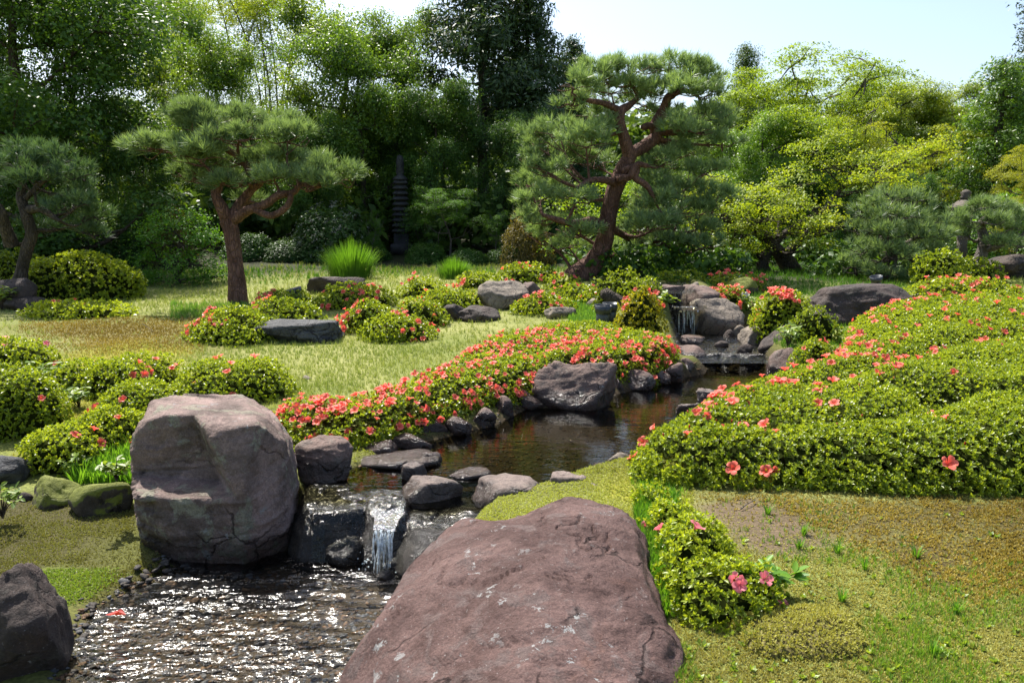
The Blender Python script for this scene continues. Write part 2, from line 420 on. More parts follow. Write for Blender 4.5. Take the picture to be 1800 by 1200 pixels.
def pxpoly(pts, z): return np.array([PZ(a, b, z) for a, b in pts])
LOWER = pxpoly([(90,1215),(120,1130),(150,1075),(215,1035),(265,1005),(290,950),(420,930),(520,935),(560,900),(760,900),(860,960),(760,1060),(690,1110),(650,1160),(640,1260),(640,1700),(-300,1700),(-100,1290)], LOW)
UPPER = pxpoly([(530,868),(575,838),(640,815),(700,785),(790,762),(860,745),(915,716),(1000,712),(1085,688),(1160,668),(1225,655),(1238,630),(1345,630),(1400,668),(1335,702),(1255,740),(1185,792),(1110,822),(1030,842),(970,862),(905,880),(800,886),(700,878),(560,874)], UP)
Z3 = -.04
REACH = pxpoly([(1168,572),(1200,580),(1330,580),(1350,600),(1352,636),(1200,636),(1185,612)], Z3)
BASIN_Z, TOP_Z = .40, .62
BASIN = np.array([PZ(1175,545,BASIN_Z), PZ(1228,545,BASIN_Z), PZ(1232,523,BASIN_Z), PZ(1172,523,BASIN_Z)])
TOPS = np.array([PZ(1145,516,TOP_Z), PZ(1205,516,TOP_Z), PZ(1220,500,TOP_Z), PZ(1210,493,TOP_Z), PZ(1140,498,TOP_Z)])

def sstep(a, b, x):
    t = np.clip((x - a) / (b - a), 0, 1); return t * t * (3 - 2 * t)

def base_z(x, y):
    n = np.zeros_like(x); d = np.zeros_like(x) + 1e-12
    for (a, b, c), s in zip(CTP, CTS):
        w = np.exp(-((x - a)**2 + (y - b)**2) / (2 * s * s)) / (s * s) + 1e-9 / ((x - a)**2 + (y - b)**2 + 1)
        n += w * c; d += w
    return n / d

def terrain(x, y):
    x = np.asarray(x, float); y = np.asarray(y, float)
    sh = x.shape; x = x.ravel(); y = y.ravel()
    z = base_z(x, y)
    q = np.stack([x, y, 0 * x], 1)
    z = z + .018 * fbm(q * 1.7, 3, 3) * np.clip(y / 6, .4, 2)
    for poly, lev, depth, bank in ((TOPS, TOP_Z, .12, .25), (BASIN, BASIN_Z, .1, .2), (REACH, Z3, .07, .3), (UPPER, UP, .11, .28), (LOWER, LOW, .06, .25)):
        sd = poly_sd(x, y, poly)
        near = sstep(.7, .1, sd)                           # banks stand a little above their water
        z = z + near * (np.maximum(z, lev + .03) - z) * (sd > 0)
        k = sstep(bank * .35, -bank * .65, sd)
        bed = lev - depth * sstep(.05, -.35, sd) - .02
        z = z * (1 - k) + np.minimum(bed + .012 * fbm(q * 6, 3, 5), z) * k
    return z.reshape(sh)

def tz(x, y): return float(terrain(np.array([x]), np.array([y]))[0])

_ys = np.concatenate([np.arange(2.2, 12, .06), np.arange(12, 45, .15)])
def hit(px, py):
    """where the line of sight through a picture point meets the ground"""
    d = ray(px, py); t = _ys / d[1]
    X, Z = d[0] * t, CAM_Z + d[2] * t
    g = terrain(X, _ys); k = np.nonzero(Z < g)[0]
    i = k[0] if len(k) else len(_ys) - 1
    return np.array([X[i], _ys[i], g[i]])

def axis(lo, hi, f0, f1, fine, grow, lim):
    a = [f0]
    while a[-1] < f1: a.append(a[-1] + fine)
    s = fine
    while a[-1] < hi: s = min(s * grow, lim); a.append(a[-1] + s)
    s = fine; b = [f0]
    while b[-1] > lo: s = min(s * grow, lim); b.append(b[-1] - s)
    return np.array(b[:0:-1] + a)
gx = axis(-400, 400, -3.8, 4.6, .07, 1.09, 40)
gy = axis(-200, 700, 2.3, 12, .075, 1.08, 40)
GX, GY = np.meshgrid(gx, gy)
GZ = terrain(GX, GY)
nx, ny = len(gx), len(gy)
ii = (np.arange(ny - 1)[:, None] * nx + np.arange(nx - 1)[None]).ravel()
GF = np.stack([ii, ii + 1, ii + nx + 1, ii + nx], 1)

def terrain(x, y):                                         # from here on read off the ground mesh
    x = np.asarray(x, float); y = np.asarray(y, float)
    i = np.clip(np.searchsorted(gx, x) - 1, 0, nx - 2); j = np.clip(np.searchsorted(gy, y) - 1, 0, ny - 2)
    u = np.clip((x - gx[i]) / (gx[i + 1] - gx[i]), 0, 1); v = np.clip((y - gy[j]) / (gy[j + 1] - gy[j]), 0, 1)
    return (GZ[j, i] * (1 - u) + GZ[j, i + 1] * u) * (1 - v) + (GZ[j + 1, i] * (1 - u) + GZ[j + 1, i + 1] * u) * v

def region(pts, soft, z=None):
    P = np.array([hit(a, b) if z is None else PZ(a, b, z) for a, b in pts])
    return lambda x, y: sstep(soft, -soft, poly_sd(x, y, P) + soft * .9 * fbm(np.stack([x.ravel(), y.ravel(), 0 * x.ravel()], 1) * (1.6 / max(soft, .15)), 3, 9).reshape(x.shape))
reg_brown = region([(40,575),(120,562),(340,560),(345,612),(210,626),(110,622)], .9)
reg_moss_l = region([(90,632),(230,600),(330,612),(300,640),(200,720),(240,780),(60,800),(90,700)], .3)
reg_brown_r = region([(1240,872),(1500,885),(2500,880),(2500,1060),(1650,1050),(1500,960),(1330,930)], .14)
reg_soil = region([(1225,885),(1330,880),(1420,920),(1480,965),(1380,985),(1290,960)], .10)
reg_moss_r = region([(1030,840),(1110,815),(1200,860),(1180,905),(1130,900),(1060,870)], .08)
reg_shelf = region([(-60,885),(120,880),(250,900),(300,985),(230,1030),(110,1060),(-80,1070)], .10, -.375)
reg_green_shelf = region([(60,1000),(140,995),(215,1010),(130,1060),(70,1045)], .06, -.375)
reg_lawn = region([(200,545),(330,515),(520,515),(640,470),(880,465),(820,500),(600,520),(420,560),(760,605),(1000,560),(1080,570),(880,600),(720,660),(500,720),(320,640),(120,640),(200,610),(350,600),(340,560)], .5)
reg_lawn_back = region([(190,545),(250,512),(560,505),(420,540)], .4)
reg_lawn_far = region([(1770,500),(2000,480),(2000,560),(1800,560),(1740,530)], .3)

def ground_col(x, y):
    q = np.stack([x.ravel(), y.ravel(), 0 * x.ravel()], 1)
    n1 = (fbm(q * .9, 4, 21).reshape(x.shape) + 1) / 2
    n2 = (fbm(q * 9, 3, 22).reshape(x.shape) + 1) / 2
    def mix(a, b, k): return a * (1 - k[..., None]) + np.array(b) * k[..., None]
    c = np.zeros(x.shape + (3,)) + np.array([.155, .185, .046])
    c = mix(c, (.235, .250, .088), sstep(.35, .65, n1))
    c = mix(c, (.160, .170, .030), sstep(.5, .8, n2) * .6)
    c = mix(c, (.120, .085, .020), reg_brown(x, y) * (.5 + .5 * n2))
    c = mix(c, (.215, .205, .022), reg_moss_l(x, y))
    c = mix(c, (.060, .034, .014), reg_brown_r(x, y) * (.5 + .5 * n2))
    c = mix(c, (.125, .095, .062), reg_soil(x, y))
    c = mix(c, (.235, .240, .025), reg_moss_r(x, y))
    c = mix(c, (.060, .055, .018), reg_shelf(x, y))
    c = mix(c, (.110, .140, .025), reg_green_shelf(x, y))
    c = mix(c, (.028, .034, .012), np.maximum(sstep(20.5, 23, y + .25 * np.maximum(0, -x - 5)), sstep(15.0, 16.5, y) * sstep(1.2, 2.5, x) * sstep(8.2, 7.0, x)))  # dark wood floor; also paints the shade under the maple and pines
    near = np.full(x.shape, 9.)
    for p in (LOWER, UPPER, REACH, BASIN, TOPS): near = np.minimum(near, poly_sd(x.ravel(), y.ravel(), p).reshape(x.shape))
    c = mix(c, (.095, .105, .022), sstep(.65, .15, near) * .85)
    bed = np.zeros(x.shape)
    for p in (LOWER, UPPER, REACH, BASIN, TOPS): bed = np.maximum(bed, sstep(.06, -.06, poly_sd(x.ravel(), y.ravel(), p).reshape(x.shape)))
    c = mix(c, (.050, .036, .020), bed)
    return c
mg, nt, N, L, b, out = newmat('ground_soil_and_turf')
at = N.new('ShaderNodeAttribute'); at.attribute_name = 'gcol'
fn = noise(nt, 55, 6, .7)
L.new(mixc(nt, ramp(nt, fn, .3, .7), mixc(nt, 1.0, at.outputs['Color'], (.55, .55, .5), 'MULTIPLY'), mixc(nt, 1.0, at.outputs['Color'], (1.35, 1.3, 1.2), 'MULTIPLY')), b.inputs['Base Color'])
b.inputs['Roughness'].default_value = .9; b.inputs['Specular IOR Level'].default_value = .2
L.new(bump(nt, noise(nt, 38, 6, .7), .7, .03), b.inputs['Normal'])
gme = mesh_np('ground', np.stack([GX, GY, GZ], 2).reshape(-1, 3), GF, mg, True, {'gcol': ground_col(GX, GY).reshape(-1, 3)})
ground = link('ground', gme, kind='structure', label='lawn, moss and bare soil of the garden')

# ------------------------------------------------------------------ water
def water_sheet(name, poly, z, mat, res, grow, label, amp=0.0, fs=4.0):
    P = poly[:, :2]; lo, hi = P.min(0) - grow, P.max(0) + grow
    lo = np.maximum(lo, [-6, 1.2])
    nxx, nyy = int((hi[0] - lo[0]) / res) + 2, int((hi[1] - lo[1]) / res) + 2
    X, Y = np.meshgrid(np.linspace(lo[0], hi[0], nxx), np.linspace(lo[1], hi[1], nyy))
    sd = poly_sd(X.ravel(), Y.ravel(), poly)
    V = np.stack([X.ravel(), Y.ravel(), np.full(X.size, z)], 1)
    if amp: V[:, 2] += amp * fbm(V * fs * np.array([1, 1.6, 1]), 3, 31)
    q = (np.arange(nyy - 1)[:, None] * nxx + np.arange(nxx - 1)[None]).ravel()
    F = np.stack([q, q + 1, q + nxx + 1, q + nxx], 1)
    F = F[(sd[F] < grow).any(1)]
    used = np.unique(F); idx = np.full(len(V), -1); idx[used] = np.arange(len(used))
    return link(name, mesh_np(name, V[used], idx[F], mat, True), kind='structure', label=label)
M['w_low'] = water_mat('rippling_water', 8.0, .055, .010, rough=.14, stretch=(.62, 1.15, 1), tint=(.95, .96, .94), calm=True)
M['w_up'] = water_mat('calm_water', 5.0, .0040, .0016, rough=.02, stretch=(.55, 1.5, 1), tint=(.46, .45, .33))
M['w_reach'] = water_mat('running_water', 7.0, .06, .015, rough=.15, tint=(.88, .9, .86))
M['w_fall'] = water_mat('falling_water', 9.0, .05, .02, rough=.10, foam=.22, stretch=(4, 4, .35))
M['w_film'] = water_mat('water_film', 8.0, .035, .012, rough=.16, foam=.0)
water_sheet('lower_pool_water', LOWER, LOW, M['w_low'], .03, .12, 'rippling shallow water of the lower pool full of sun glints', .006, 5)
water_sheet('upper_pool_water', UPPER, UP, M['w_up'], .04, .05, 'calm clear water of the upper pool mirroring the azaleas')
water_sheet('stream_water', REACH, Z3, M['w_reach'], .05, .10, 'dark running water below the far waterfall', .004, 5)
water_sheet('basin_water', BASIN, BASIN_Z, M['w_up'], .06, .05, 'small water basin between the two far falls')
water_sheet('head_water', TOPS, TOP_Z, M['w_reach'], .06, .05, 'thin sheet of water above the far falls')
# ------------------------------------------------------------------ rocks
_ico = {}
def ico(n):
    if n not in _ico:
        bm = bmesh.new(); bmesh.ops.create_icosphere(bm, subdivisions=n, radius=1)
        bm.verts.ensure_lookup_table()
        _ico[n] = (np.array([v.co[:] for v in bm.verts]), np.array([[v.index for v in f.verts] for f in bm.faces]))
        bm.free()
    return _ico[n]

def vnormals(V, F):
    n = np.cross(V[F[:, 1]] - V[F[:, 0]], V[F[:, 2]] - V[F[:, 0]])
    N = np.zeros_like(V)
    for k in range(F.shape[1]): np.add.at(N, F[:, k], n)
    return N / np.maximum(np.linalg.norm(N, axis=1, keepdims=True), 1e-12)

def rock_shape(seed, cuts=12, flat=None, sub=4, rough=.09, crack=.05, lo=.50, hi=.90):
    r = np.random.default_rng(seed)
    D, F = ico(sub)
    n = r.normal(size=(cuts, 3)); n /= np.linalg.norm(n, axis=1, keepdims=True)
    off = r.uniform(lo, hi, cuts)
    if flat is not None:
        n = np.vstack([n, [[r.normal() * .08, r.normal() * .08, 1]]]); off = np.append(off, flat)
    dd = D @ n.T
    rad = np.where(dd > .05, off[None] / np.maximum(dd, .05), 9)
    rad = np.minimum(1.0, rad.min(1))
    V = D * rad[:, None]
    N = vnormals(V, F)
    o = r.uniform(0, 50, 3)
    V = V + N * (rough * fbm(V * 1.8 + o, 4, seed))[:, None]
    V = V + N * (crack * fbm(V * np.array([2.5, 2.5, 6]) + o, 4, seed + 5, ridge=True))[:, None]
    V = V + N * (.018 * fbm(V * 11 + o, 3, seed + 9))[:, None]
    return V, F

def box_at(pxl, pxr, pyt, pyb, depth, z=None):
    pc = (pxl + pxr) / 2
    f = hit(pc, pyb) if z is None else PZ(pc, pyb, z)
    rx = (pxr - pxl) / 2 / FOC * proj(f)[2]
    ry = rx * depth
    rx *= (f[1] + ry) / f[1]
    c = PD(pc, pyb, f[1] + ry * .85)
    top = PD(pc, pyt, f[1] + ry * 1.1)
    return np.array([c[0], f[1] + ry * .85, f[2]]), rx, ry, max(top[2] - f[2], .02)

def rock(pxl, pxr, pyt, pyb, mat, label, seed, depth=.8, z=None, flat=None, sub=4, name='boulder', sink=.3, cat='rock', group=None, rz=None, **k):
    c, rx, ry, h = box_at(pxl, pxr, pyt, pyb, depth, z)
    V, F = rock_shape(seed, flat=flat, sub=sub, **k)
    a = (np.random.default_rng(seed).uniform(0, 6.28) if rz is None else rz)
    Rm = np.array([[math.cos(a), -math.sin(a), 0], [math.sin(a), math.cos(a), 0], [0, 0, 1]])
    V = V @ Rm.T
    lo, hi = V.min(0), V.max(0)
    V = (V - lo) / (hi - lo) * 2 - 1
    s = h * sink + .05
    V = V * np.array([rx, ry, (h + s) / 2]) + np.array([0, 0, (h - s) / 2])
    o = link(name, mesh_np(name, V, F, M[mat], True), label=label, category=cat, group=group)
    o.location = tuple(c)
    return o

# -- the big layered boulder: convex block with a ledge cut out of its left front
def hull_obj(name, pts):
    bm = bmesh.new()
    for p in pts: bm.verts.new(p)
    bmesh.ops.convex_hull(bm, input=bm.verts)
    bmesh.ops.delete(bm, geom=[v for v in bm.verts if not v.link_faces], context='VERTS')
    bmesh.ops.recalc_face_normals(bm, faces=bm.faces)
    me = bpy.data.meshes.new(name); bm.to_mesh(me); bm.free()
    return link(name, me)

def carve(pts, cuts, voxel, seed, base, steps=(.02, .012), strata=None):
    o = hull_obj('block', [Vector(p - base) for p in pts])
    tmp = [o]
    for c in cuts:
        k = hull_obj('cutter', [Vector(p - base) for p in c]); tmp.append(k)
        b = o.modifiers.new('b', 'BOOLEAN'); b.object = k; b.operation = 'DIFFERENCE'; b.solver = 'EXACT'
    rm = o.modifiers.new('r', 'REMESH'); rm.mode = 'VOXEL'; rm.voxel_size = voxel; rm.adaptivity = 0
    dg = bpy.context.evaluated_depsgraph_get()
    e = o.evaluated_get(dg).to_mesh()
    V = np.zeros(len(e.vertices) * 3, np.float32); e.vertices.foreach_get('co', V); V = V.reshape(-1, 3).astype(float)
    F = np.array([p.vertices[:] for p in e.polygons])
    for t in tmp: bpy.data.objects.remove(t)
    T = np.vstack([F[:, [0, 1, 2]], F[:, [0, 2, 3]]])
    N = vnormals(V, T)
    q = V @ (np.array(strata).T if strata is not None else np.eye(3))
    V = V + N * (steps[0] * fbm(V * 4, 4, seed))[:, None]
    V = V + N * (steps[1] * fbm(q * np.array([4, 4, 15]), 4, seed + 3, ridge=True))[:, None]
    saw = (q[:, 2] * 8 + .9 * fbm(V * 2.5, 3, seed + 4)) % 1.0
    V = V + N * (.022 * (saw - .5) * sstep(-.1, .3, fbm(V * 2.2 + 4, 3, seed + 6)))[:, None]
    V = V + N * (.006 * fbm(V * 30, 3, seed + 7))[:, None]
    return V, F

b0 = PZ(375, 965, LOW)
bp = [PD(*q) for q in [(262,1010,4.78),(330,1030,4.62),(430,1015,4.60),(505,985,4.80),(280,962,4.72),(335,985,4.58),(430,972,4.54),(505,935,4.72),
      (236,852,4.62),(248,930,4.70),(232,775,4.95),(246,742,4.95),(300,740,4.78),(400,752,4.62),(452,748,4.62),(498,775,4.78),(524,850,5.0),(520,900,5.0),
      (268,706,5.25),(312,696,5.55),(425,694,5.65),(478,722,5.45),(512,772,5.35),(430,850,4.50),(520,980,5.6),(270,980,5.5),(240,850,5.4)]]
cut1 = [PD(*q) for q in [(150,925,4.2),(150,832,4.92),(388,846,4.86),(440,905,4.2),(150,600,4.2),(150,600,4.93),(290,600,4.90),(330,600,4.2)]]
cut2 = [PD(*q) for q in [(395,832,4.3),(402,800,4.72),(470,790,4.3),(455,775,4.66),(395,700,4.3),(412,700,4.74),(470,700,4.3),(458,700,4.68)]]
cut3 = [PD(*q) for q in [(200,945,4.3),(200,912,4.72),(268,902,4.66),(325,915,4.3),(200,890,4.3),(200,880,4.7),(268,880,4.66),(310,895,4.3)]]
V, F = carve(bp, [cut1, cut3], .0125, 41, b0, (.018, .014), [[1, 0, .15], [0, 1, .3], [-.12, -.28, 1]])
o = link('layered_boulder', mesh_np('layered_boulder', V, F, M['rock_big'], True), category='boulder',
         label='tall layered grey-purple boulder with a step cut into its left side, standing in the water')
o.location = tuple(b0)

# -- the low wide boulder in front
def slab_rock(name, rim, cz, zb, mat, label, seed, na=190, nr=75, dome=.10, rough=.018, fine=.006, edge=.88):
    rim = np.array(rim); c = np.array([rim[:, 0].mean(), rim[:, 1].mean(), 0])
    P = smooth_path(np.vstack([rim, rim[:1]]), na + 1)[:-1]
    t = np.concatenate([np.linspace(0, 1, nr), np.ones(26)])
    side = np.concatenate([np.zeros(nr), np.linspace(.04, 1, 26)])
    V = []
    for k in range(len(t)):
        q = c + (P - c) * max(t[k], 1e-3)
        z = cz + (P[:, 2] - cz) * t[k]**1.7 + dome * (1 - t[k]**2) * .3
        rnd = .05 * sstep(edge, 1, t[k]) * t[k]
        z = z - rnd
        z = z - side[k] * (z - zb)
        q = q + (P - c) / np.linalg.norm((P - c)[:, :2], axis=1, keepdims=True) * (.09 * math.sin(min(side[k] * 2.4, 3.1)))
        V.append(np.stack([q[:, 0], q[:, 1], z], 1))
    V = np.vstack(V); n = len(t)
    i = np.arange(n - 1)[:, None] * na; j = np.arange(na)[None]; k = (j + 1) % na
    F = np.stack([i + j, i + na + j, i + na + k, i + k], axis=2).reshape(-1, 4)
    F = F[:, ::-1] if False else F
    T = np.vstack([F[:, [0, 1, 2]], F[:, [0, 2, 3]]]); N = vnormals(V, T)
    if N[:na * 20, 2].mean() < 0: F = F[:, ::-1]; N = -N
    V = V + N * (rough * 1.6 * fbm(V * 2.6, 4, seed))[:, None]
    V = V + N * (rough * fbm(V * np.array([5, 7, 9]), 5, seed + 2, ridge=True))[:, None]
    crk = fbm(V * 3.1 + 7, 4, seed + 4); V = V - np.array([0, 0, 1]) * (.016 * np.exp(-(crk / .02)**2) * (fbm(V * 1.7, 2, seed + 8) > .05))[:, None]
    V = V + N * (fine * fbm(V * 30, 3, seed + 6))[:, None]
    b = np.array([c[0], c[1], zb])
    o = link(name, mesh_np(name, V - b, F, M[mat], True), label=label, category='boulder'); o.location = tuple(b)
    return o
slab_rock('flat_boulder', [PZ(*q) for q in [(622,1140,-.14),(655,1085,-.10),(705,1010,-.05),(752,955,0),(795,918,.03),(850,912,.06),(905,902,.08),(955,892,.10),(985,878,.12),(1020,872,.14),
    (1065,880,.14),(1100,892,.14),(1128,922,.13),(1140,975,.12),(1150,1020,.12),(1168,1065,.10),(1188,1110,.07),(1190,1160,.04),(1170,1215,0),(1090,1290,0),(900,1320,0),(740,1270,-.08),(650,1200,-.15)]],
    .17, -.52, 'rock_purple', 'wide low purple-brown boulder filling the foreground beside the cascade', 51)

rock(-60,122,985,1215,'rock_dark','dark lichen-spotted boulder cut off by the lower left corner',61,.9,z=LOW,sub=5)
rock(520,622,768,848,'rock_bank','rounded brown stone wedged between the tall boulder and the long flat stone',62,.8,z=UP,name='stone',sub=5)
rock(-60,52,793,860,'rock_blue','pale blue-grey stone at the left edge below the azaleas',63,.8,name='stone')
rock(55,140,834,896,'rock_moss','dark rounded stone left of the mossy fern stone',64,.8,name='stone')
rock(128,246,838,910,'rock_moss','moss-covered stone with ferns beside the tall boulder',66,.8,name='stone')
rock(30,62,862,885,'rock_dark','tiny stone at the left end of the wet moss shelf',65,.8,name='stone',sub=3)

# -- cascade blocks and the line of flat stones across it
def block(pts, top, bot, mat, label, seed, name='stone', rough=.02):
    """a stone with a given outline of its top; its sides go straight down"""
    rim = [PZ(a, b, top) for a, b in pts]
    o = slab_rock(name, rim, top + .012, bot, mat, label, seed, na=72, nr=26, dome=.02, rough=rough, fine=.004, edge=.8)
    o['category'] = 'rock'; return o
block([(528,872),(545,852),(600,848),(648,858),(660,880),(640,905),(560,912),(530,905)], UP - .030, -.5, 'rock_wet', 'dark glistening block under the left of the cascade', 71, 'cascade_stone')
block([(640,872),(660,860),(712,866),(722,890),(712,915),(672,922),(642,905)], UP - .025, -.5, 'rock_wet', 'dark block the main jet of water drops over', 72, 'cascade_stone')
block([(705,900),(740,878),(830,872),(900,885),(880,930),(790,945),(730,950),(708,925)], UP - .055, -.5, 'rock_wet', 'brown wet slab right of the water jet, under the flat stones', 73, 'cascade_stone')
rock(572,648,940,995,'rock_wet','low dark stone at the foot of the cascade',74,.7,z=LOW,name='cascade_stone')
rock(520,600,905,975,'rock_wet','wet stone at the left foot of the cascade',76,.6,z=LOW,name='cascade_stone')
rock(655,720,975,1005,'rock_wet','half-drowned stone under the falling jet',75,.6,z=LOW,name='cascade_stone')
rock(660,695,1000,1020,'rock_wet','smallest wet stone between the jet and the purple boulder',77,.8,z=LOW,name='cascade_stone',sub=3)
FL = [(624,776,793,828,'long flat stone at the left end of the stepping line'),(768,778,795,808,''),(707,752,812,848,'small upright stone behind the pair of flat stones'),
      (705,814,838,888,'grey flat-topped stone in the middle of the cascade'),(788,864,822,846,'thin dark stone lying flush with the pool edge'),
      (828,958,838,897,'broad pale flat stone right of the middle of the cascade'),(955,1032,827,880,'ridged grey stone between the cascade and the mossy bank')]
for k, (a, b_, c, d, lab) in enumerate(FL):
    if lab: rock(a, b_, c, d, 'rock_flat', lab, 80 + k, .75, z=UP - .02, flat=.45, name='flat_stone', cuts=9)
rock(735,778,792,812,'rock_flat','short flat stone touching the end of the long one',95,.7,z=UP,flat=.5,name='flat_stone',sub=3)
rock(1003,1062,846,880,'rock_grey','whitish stone tip behind the purple boulder',96,.8,z=-.1,name='stone')
rock(1064,1112,793,820,'rock_grey','light stone under the left tip of the front hedge',97,.8,z=UP,name='stone')
rock(1036,1075,812,832,'rock_flat','low grey stone on the mossy point',98,.8,z=UP,name='stone',sub=3)
BK = [(690,760,760,790,'wedge-shaped wet stone nearest the long flat stone'),(732,788,738,770,'dark bank stone under the front coral azaleas'),(782,830,731,766,'pale-faced wet stone on the left bank'),
      (818,874,714,752,'dark pointed stone on the left bank'),(866,905,695,735,'upright purple stone on the left bank'),(898,958,682,720,'shadowed stone tucked left of the big purple bank boulder'),
      (1082,1152,648,686,'brown stone right of the big purple bank boulder'),(1150,1180,652,676,'small ochre stone on the left bank'),(1163,1204,636,672,'grey stone pair nearest the weir, left one'),
      (1188,1224,628,660,'grey stone pair nearest the weir, right one'),(1175,1240,606,640,'dark round boulder at the left end of the weir'),(640,700,772,800,'dark stone shaded by the front coral azaleas'),
      (1072,1096,664,690,'small pale stone at the foot of the purple bank boulder')]
for k, (a, b_, c, d, lab) in enumerate(BK): rock(a, b_, c, d, 'rock_bank', lab, 110 + k, .8, z=UP, name='bank_stone')
rock(934,1084,632,720,'rock_bank','large purple boulder below the coral azaleas on the left bank',131,.7,z=UP,sub=5,rz=.3)
rock(1345,1424,610,668,'rock_bank','purple-grey boulder at the right end of the weir',132,.8,z=UP)
rock(1222,1270,683,706,'rock_flat','flat grey stone at the water edge below the right hedge',133,.7,z=UP,flat=.4,name='flat_stone')
rock(1185,1235,707,728,'rock_flat','second flat stone half hidden under the right hedge',134,.7,z=UP,flat=.4,name='flat_stone')
UPS = [(1205,1305,523,588,'rock_grey','tall two-toned boulder right of the far waterfall'),(1190,1264,500,540,'rock_bank','purple boulder above the far waterfall'),
       (1334,1410,568,624,'rock_dark','dark rounded boulder right of the running water'),(1300,1348,572,606,'rock_grey','white-patched angular stone beside the dark rounded boulder'),
       (1286,1312,570,590,'rock_grey','small grey stone behind the white-patched one'),(1298,1322,548,566,'rock_dark','dark stone under the low white lamp'),
       (1190,1242,588,604,'rock_bank','long low stone in the running water'),(1254,1282,598,610,'rock_dark','left of two small stones in the running water'),
       (1296,1324,604,622,'rock_dark','right of two small stones in the running water'),(1208,1228,495,508,'rock_grey','small pale stone above the far falls'),
       (1312,1338,555,574,'rock_dark','small dark stone below the red azalea'),(1270,1292,578,592,'rock_dark','pebble-sized stone at the boulder foot beside the falls')]
for k, (a, b_, c, d, m_, lab) in enumerate(UPS): rock(a, b_, c, d, m_, lab, 140 + k, .8, z=(Z3 if d > 560 else (.35 if d > 530 else .55)), name='stone' if b_ - a < 60 else 'boulder', sub=4 if b_ - a > 40 else 3)
for k, (a, b_, lab) in enumerate([(1226, 1268, 'left dark slab of the weir'), (1262, 1300, 'middle dark slab of the weir'), (1295, 1350, 'right dark slab of the weir')]):
    rock(a, b_, 620, 638, 'rock_wet', lab + ' across the stream', 160 + k, .6, z=UP, flat=.4, name='weir_stone')
rock(1164,1206,500,512,'rock_bank','flat purple capstone over the upper far fall',170,.6,z=.60,flat=.4,name='flat_stone')
rock(1408,1592,497,572,'rock_dark','huge flat-topped dark boulder behind the right hedge',171,.7,sub=5,flat=.6)
rock(1732,1830,446,492,'rock_dark','rugged grey boulder at the far right behind the pines',172,.8,sub=5)
rock(1712,1770,462,490,'rock_dark','smaller grey stone left of the rugged far right boulder',173,.8)
rock(538,652,484,518,'rock_dark','dark stone in front of the big grass tussock',174,.7,flat=.5)
rock(438,604,560,606,'rock_blue','long blue-grey boulder on the lawn edge',175,.5,sub=5,flat=.6)
rock(775,822,533,566,'rock_dark','left half of the split dark stone on the slope',176,.8)
rock(800,880,536,568,'rock_dark','right half of the split dark stone on the slope',177,.7)
rock(838,930,492,545,'rock_grey','pale cracked boulder among the slope azaleas',178,.7,sub=5)
rock(905,958,494,532,'rock_bank','brown boulder leaning on the pale cracked one',179,.8)
rock(956,1014,538,562,'rock_grey','low pale stone beside the grass near the twin lamps',180,.7,flat=.5)
rock(-30,70,488,545,'rock_dark','dark boulder at the left edge under the yellow shrub',181,.8)
rock(20,95,520,548,'rock_dark','low dark stone right of the left edge boulder',182,.8,name='stone')
rock(1320,1350,486,504,'rock_moss','mossy stone left of the maple trunk',183,.8,name='stone')
rock(1268,1330,486,520,'rock_moss','moss-hung boulder in front of the maple trunk',184,.8)
rock(1030,1060,524,545,'rock_grey','small stone left of the fallen stump',185,.8,name='stone',sub=3)
for k, (px, py, w_, lab) in enumerate([(540, 664, 11, 'white stone chip on the lawn'), (925,1050,5,'tiny pebble on the purple boulder')]):
    if k == 0: rock(px - w_, px + w_, py - 5, py + 5, 'rock_grey', lab, 190 + k, .8, name='stone', sub=2)
# broken stump by the twin lamps
w = Wood(); p0 = hit(1085, 548)
w.add(smooth_path([p0 + [.25, 0, -.05], p0 + [.05, .05, .1], p0 + [-.2, .1, .28]], 8), np.linspace(.16, .10, 8), 10, .3, 4)
link('stump', w.mesh('stump', M['bark_dark']), label='dark weathered stump lying beside the twin lamps', category='stump')

# pebbles of the bed: the larger ones singly, the rest as gravel
peb = [mesh_np('pebble', rock_shape(200 + i, 9, sub=2, rough=.1)[0] * np.array([1, .72, .45]), ico(2)[1], M[m_], True) for i, m_ in enumerate(['pebble', 'pebble', 'pebble_g', 'pebble_b'])]
gr = np.random.default_rng(3)
def bed_points(n, px0, px1, py0, py1, z, poly, g=.05):
    out = []
    while len(out) < n:
        p = PZ(gr.uniform(px0, px1), gr.uniform(py0, py1), z)
        if poly_sd(p[:1], p[1:2], poly)[0] < g: out.append(p)
    return np.array(out)
A = bed_points(150, 215, 440, 975, 1060, LOW, LOWER)
B = bed_points(110, 100, 620, 985, 1199, LOW, LOWER, 0)
Cc = bed_points(40, 130, 230, 1060, 1199, LOW, LOWER, .08)
P = np.vstack([A, B, Cc]); zz = terrain(P[:, 0], P[:, 1])
for k, p in enumerate(P):
    o = link('pebble', peb[int(gr.choice([0, 1, 2, 3], p=[.35, .3, .2, .15]))], ground)
    s = gr.uniform(.016, .034) * (1.0 if k >= 150 else 1.1)
    o.location = (p[0], p[1], zz[k] + s * .2 + (.035 * max(0, 1 - abs(proj(p)[0] - 320) / 150) * max(0, 1 - abs(proj(p)[1] - 1015) / 60) if k < 150 else 0))
    o.rotation_euler = tuple(gr.normal(0, .25, 2)) + (gr.uniform(0, 6.28),); o.scale = (s,) * 3
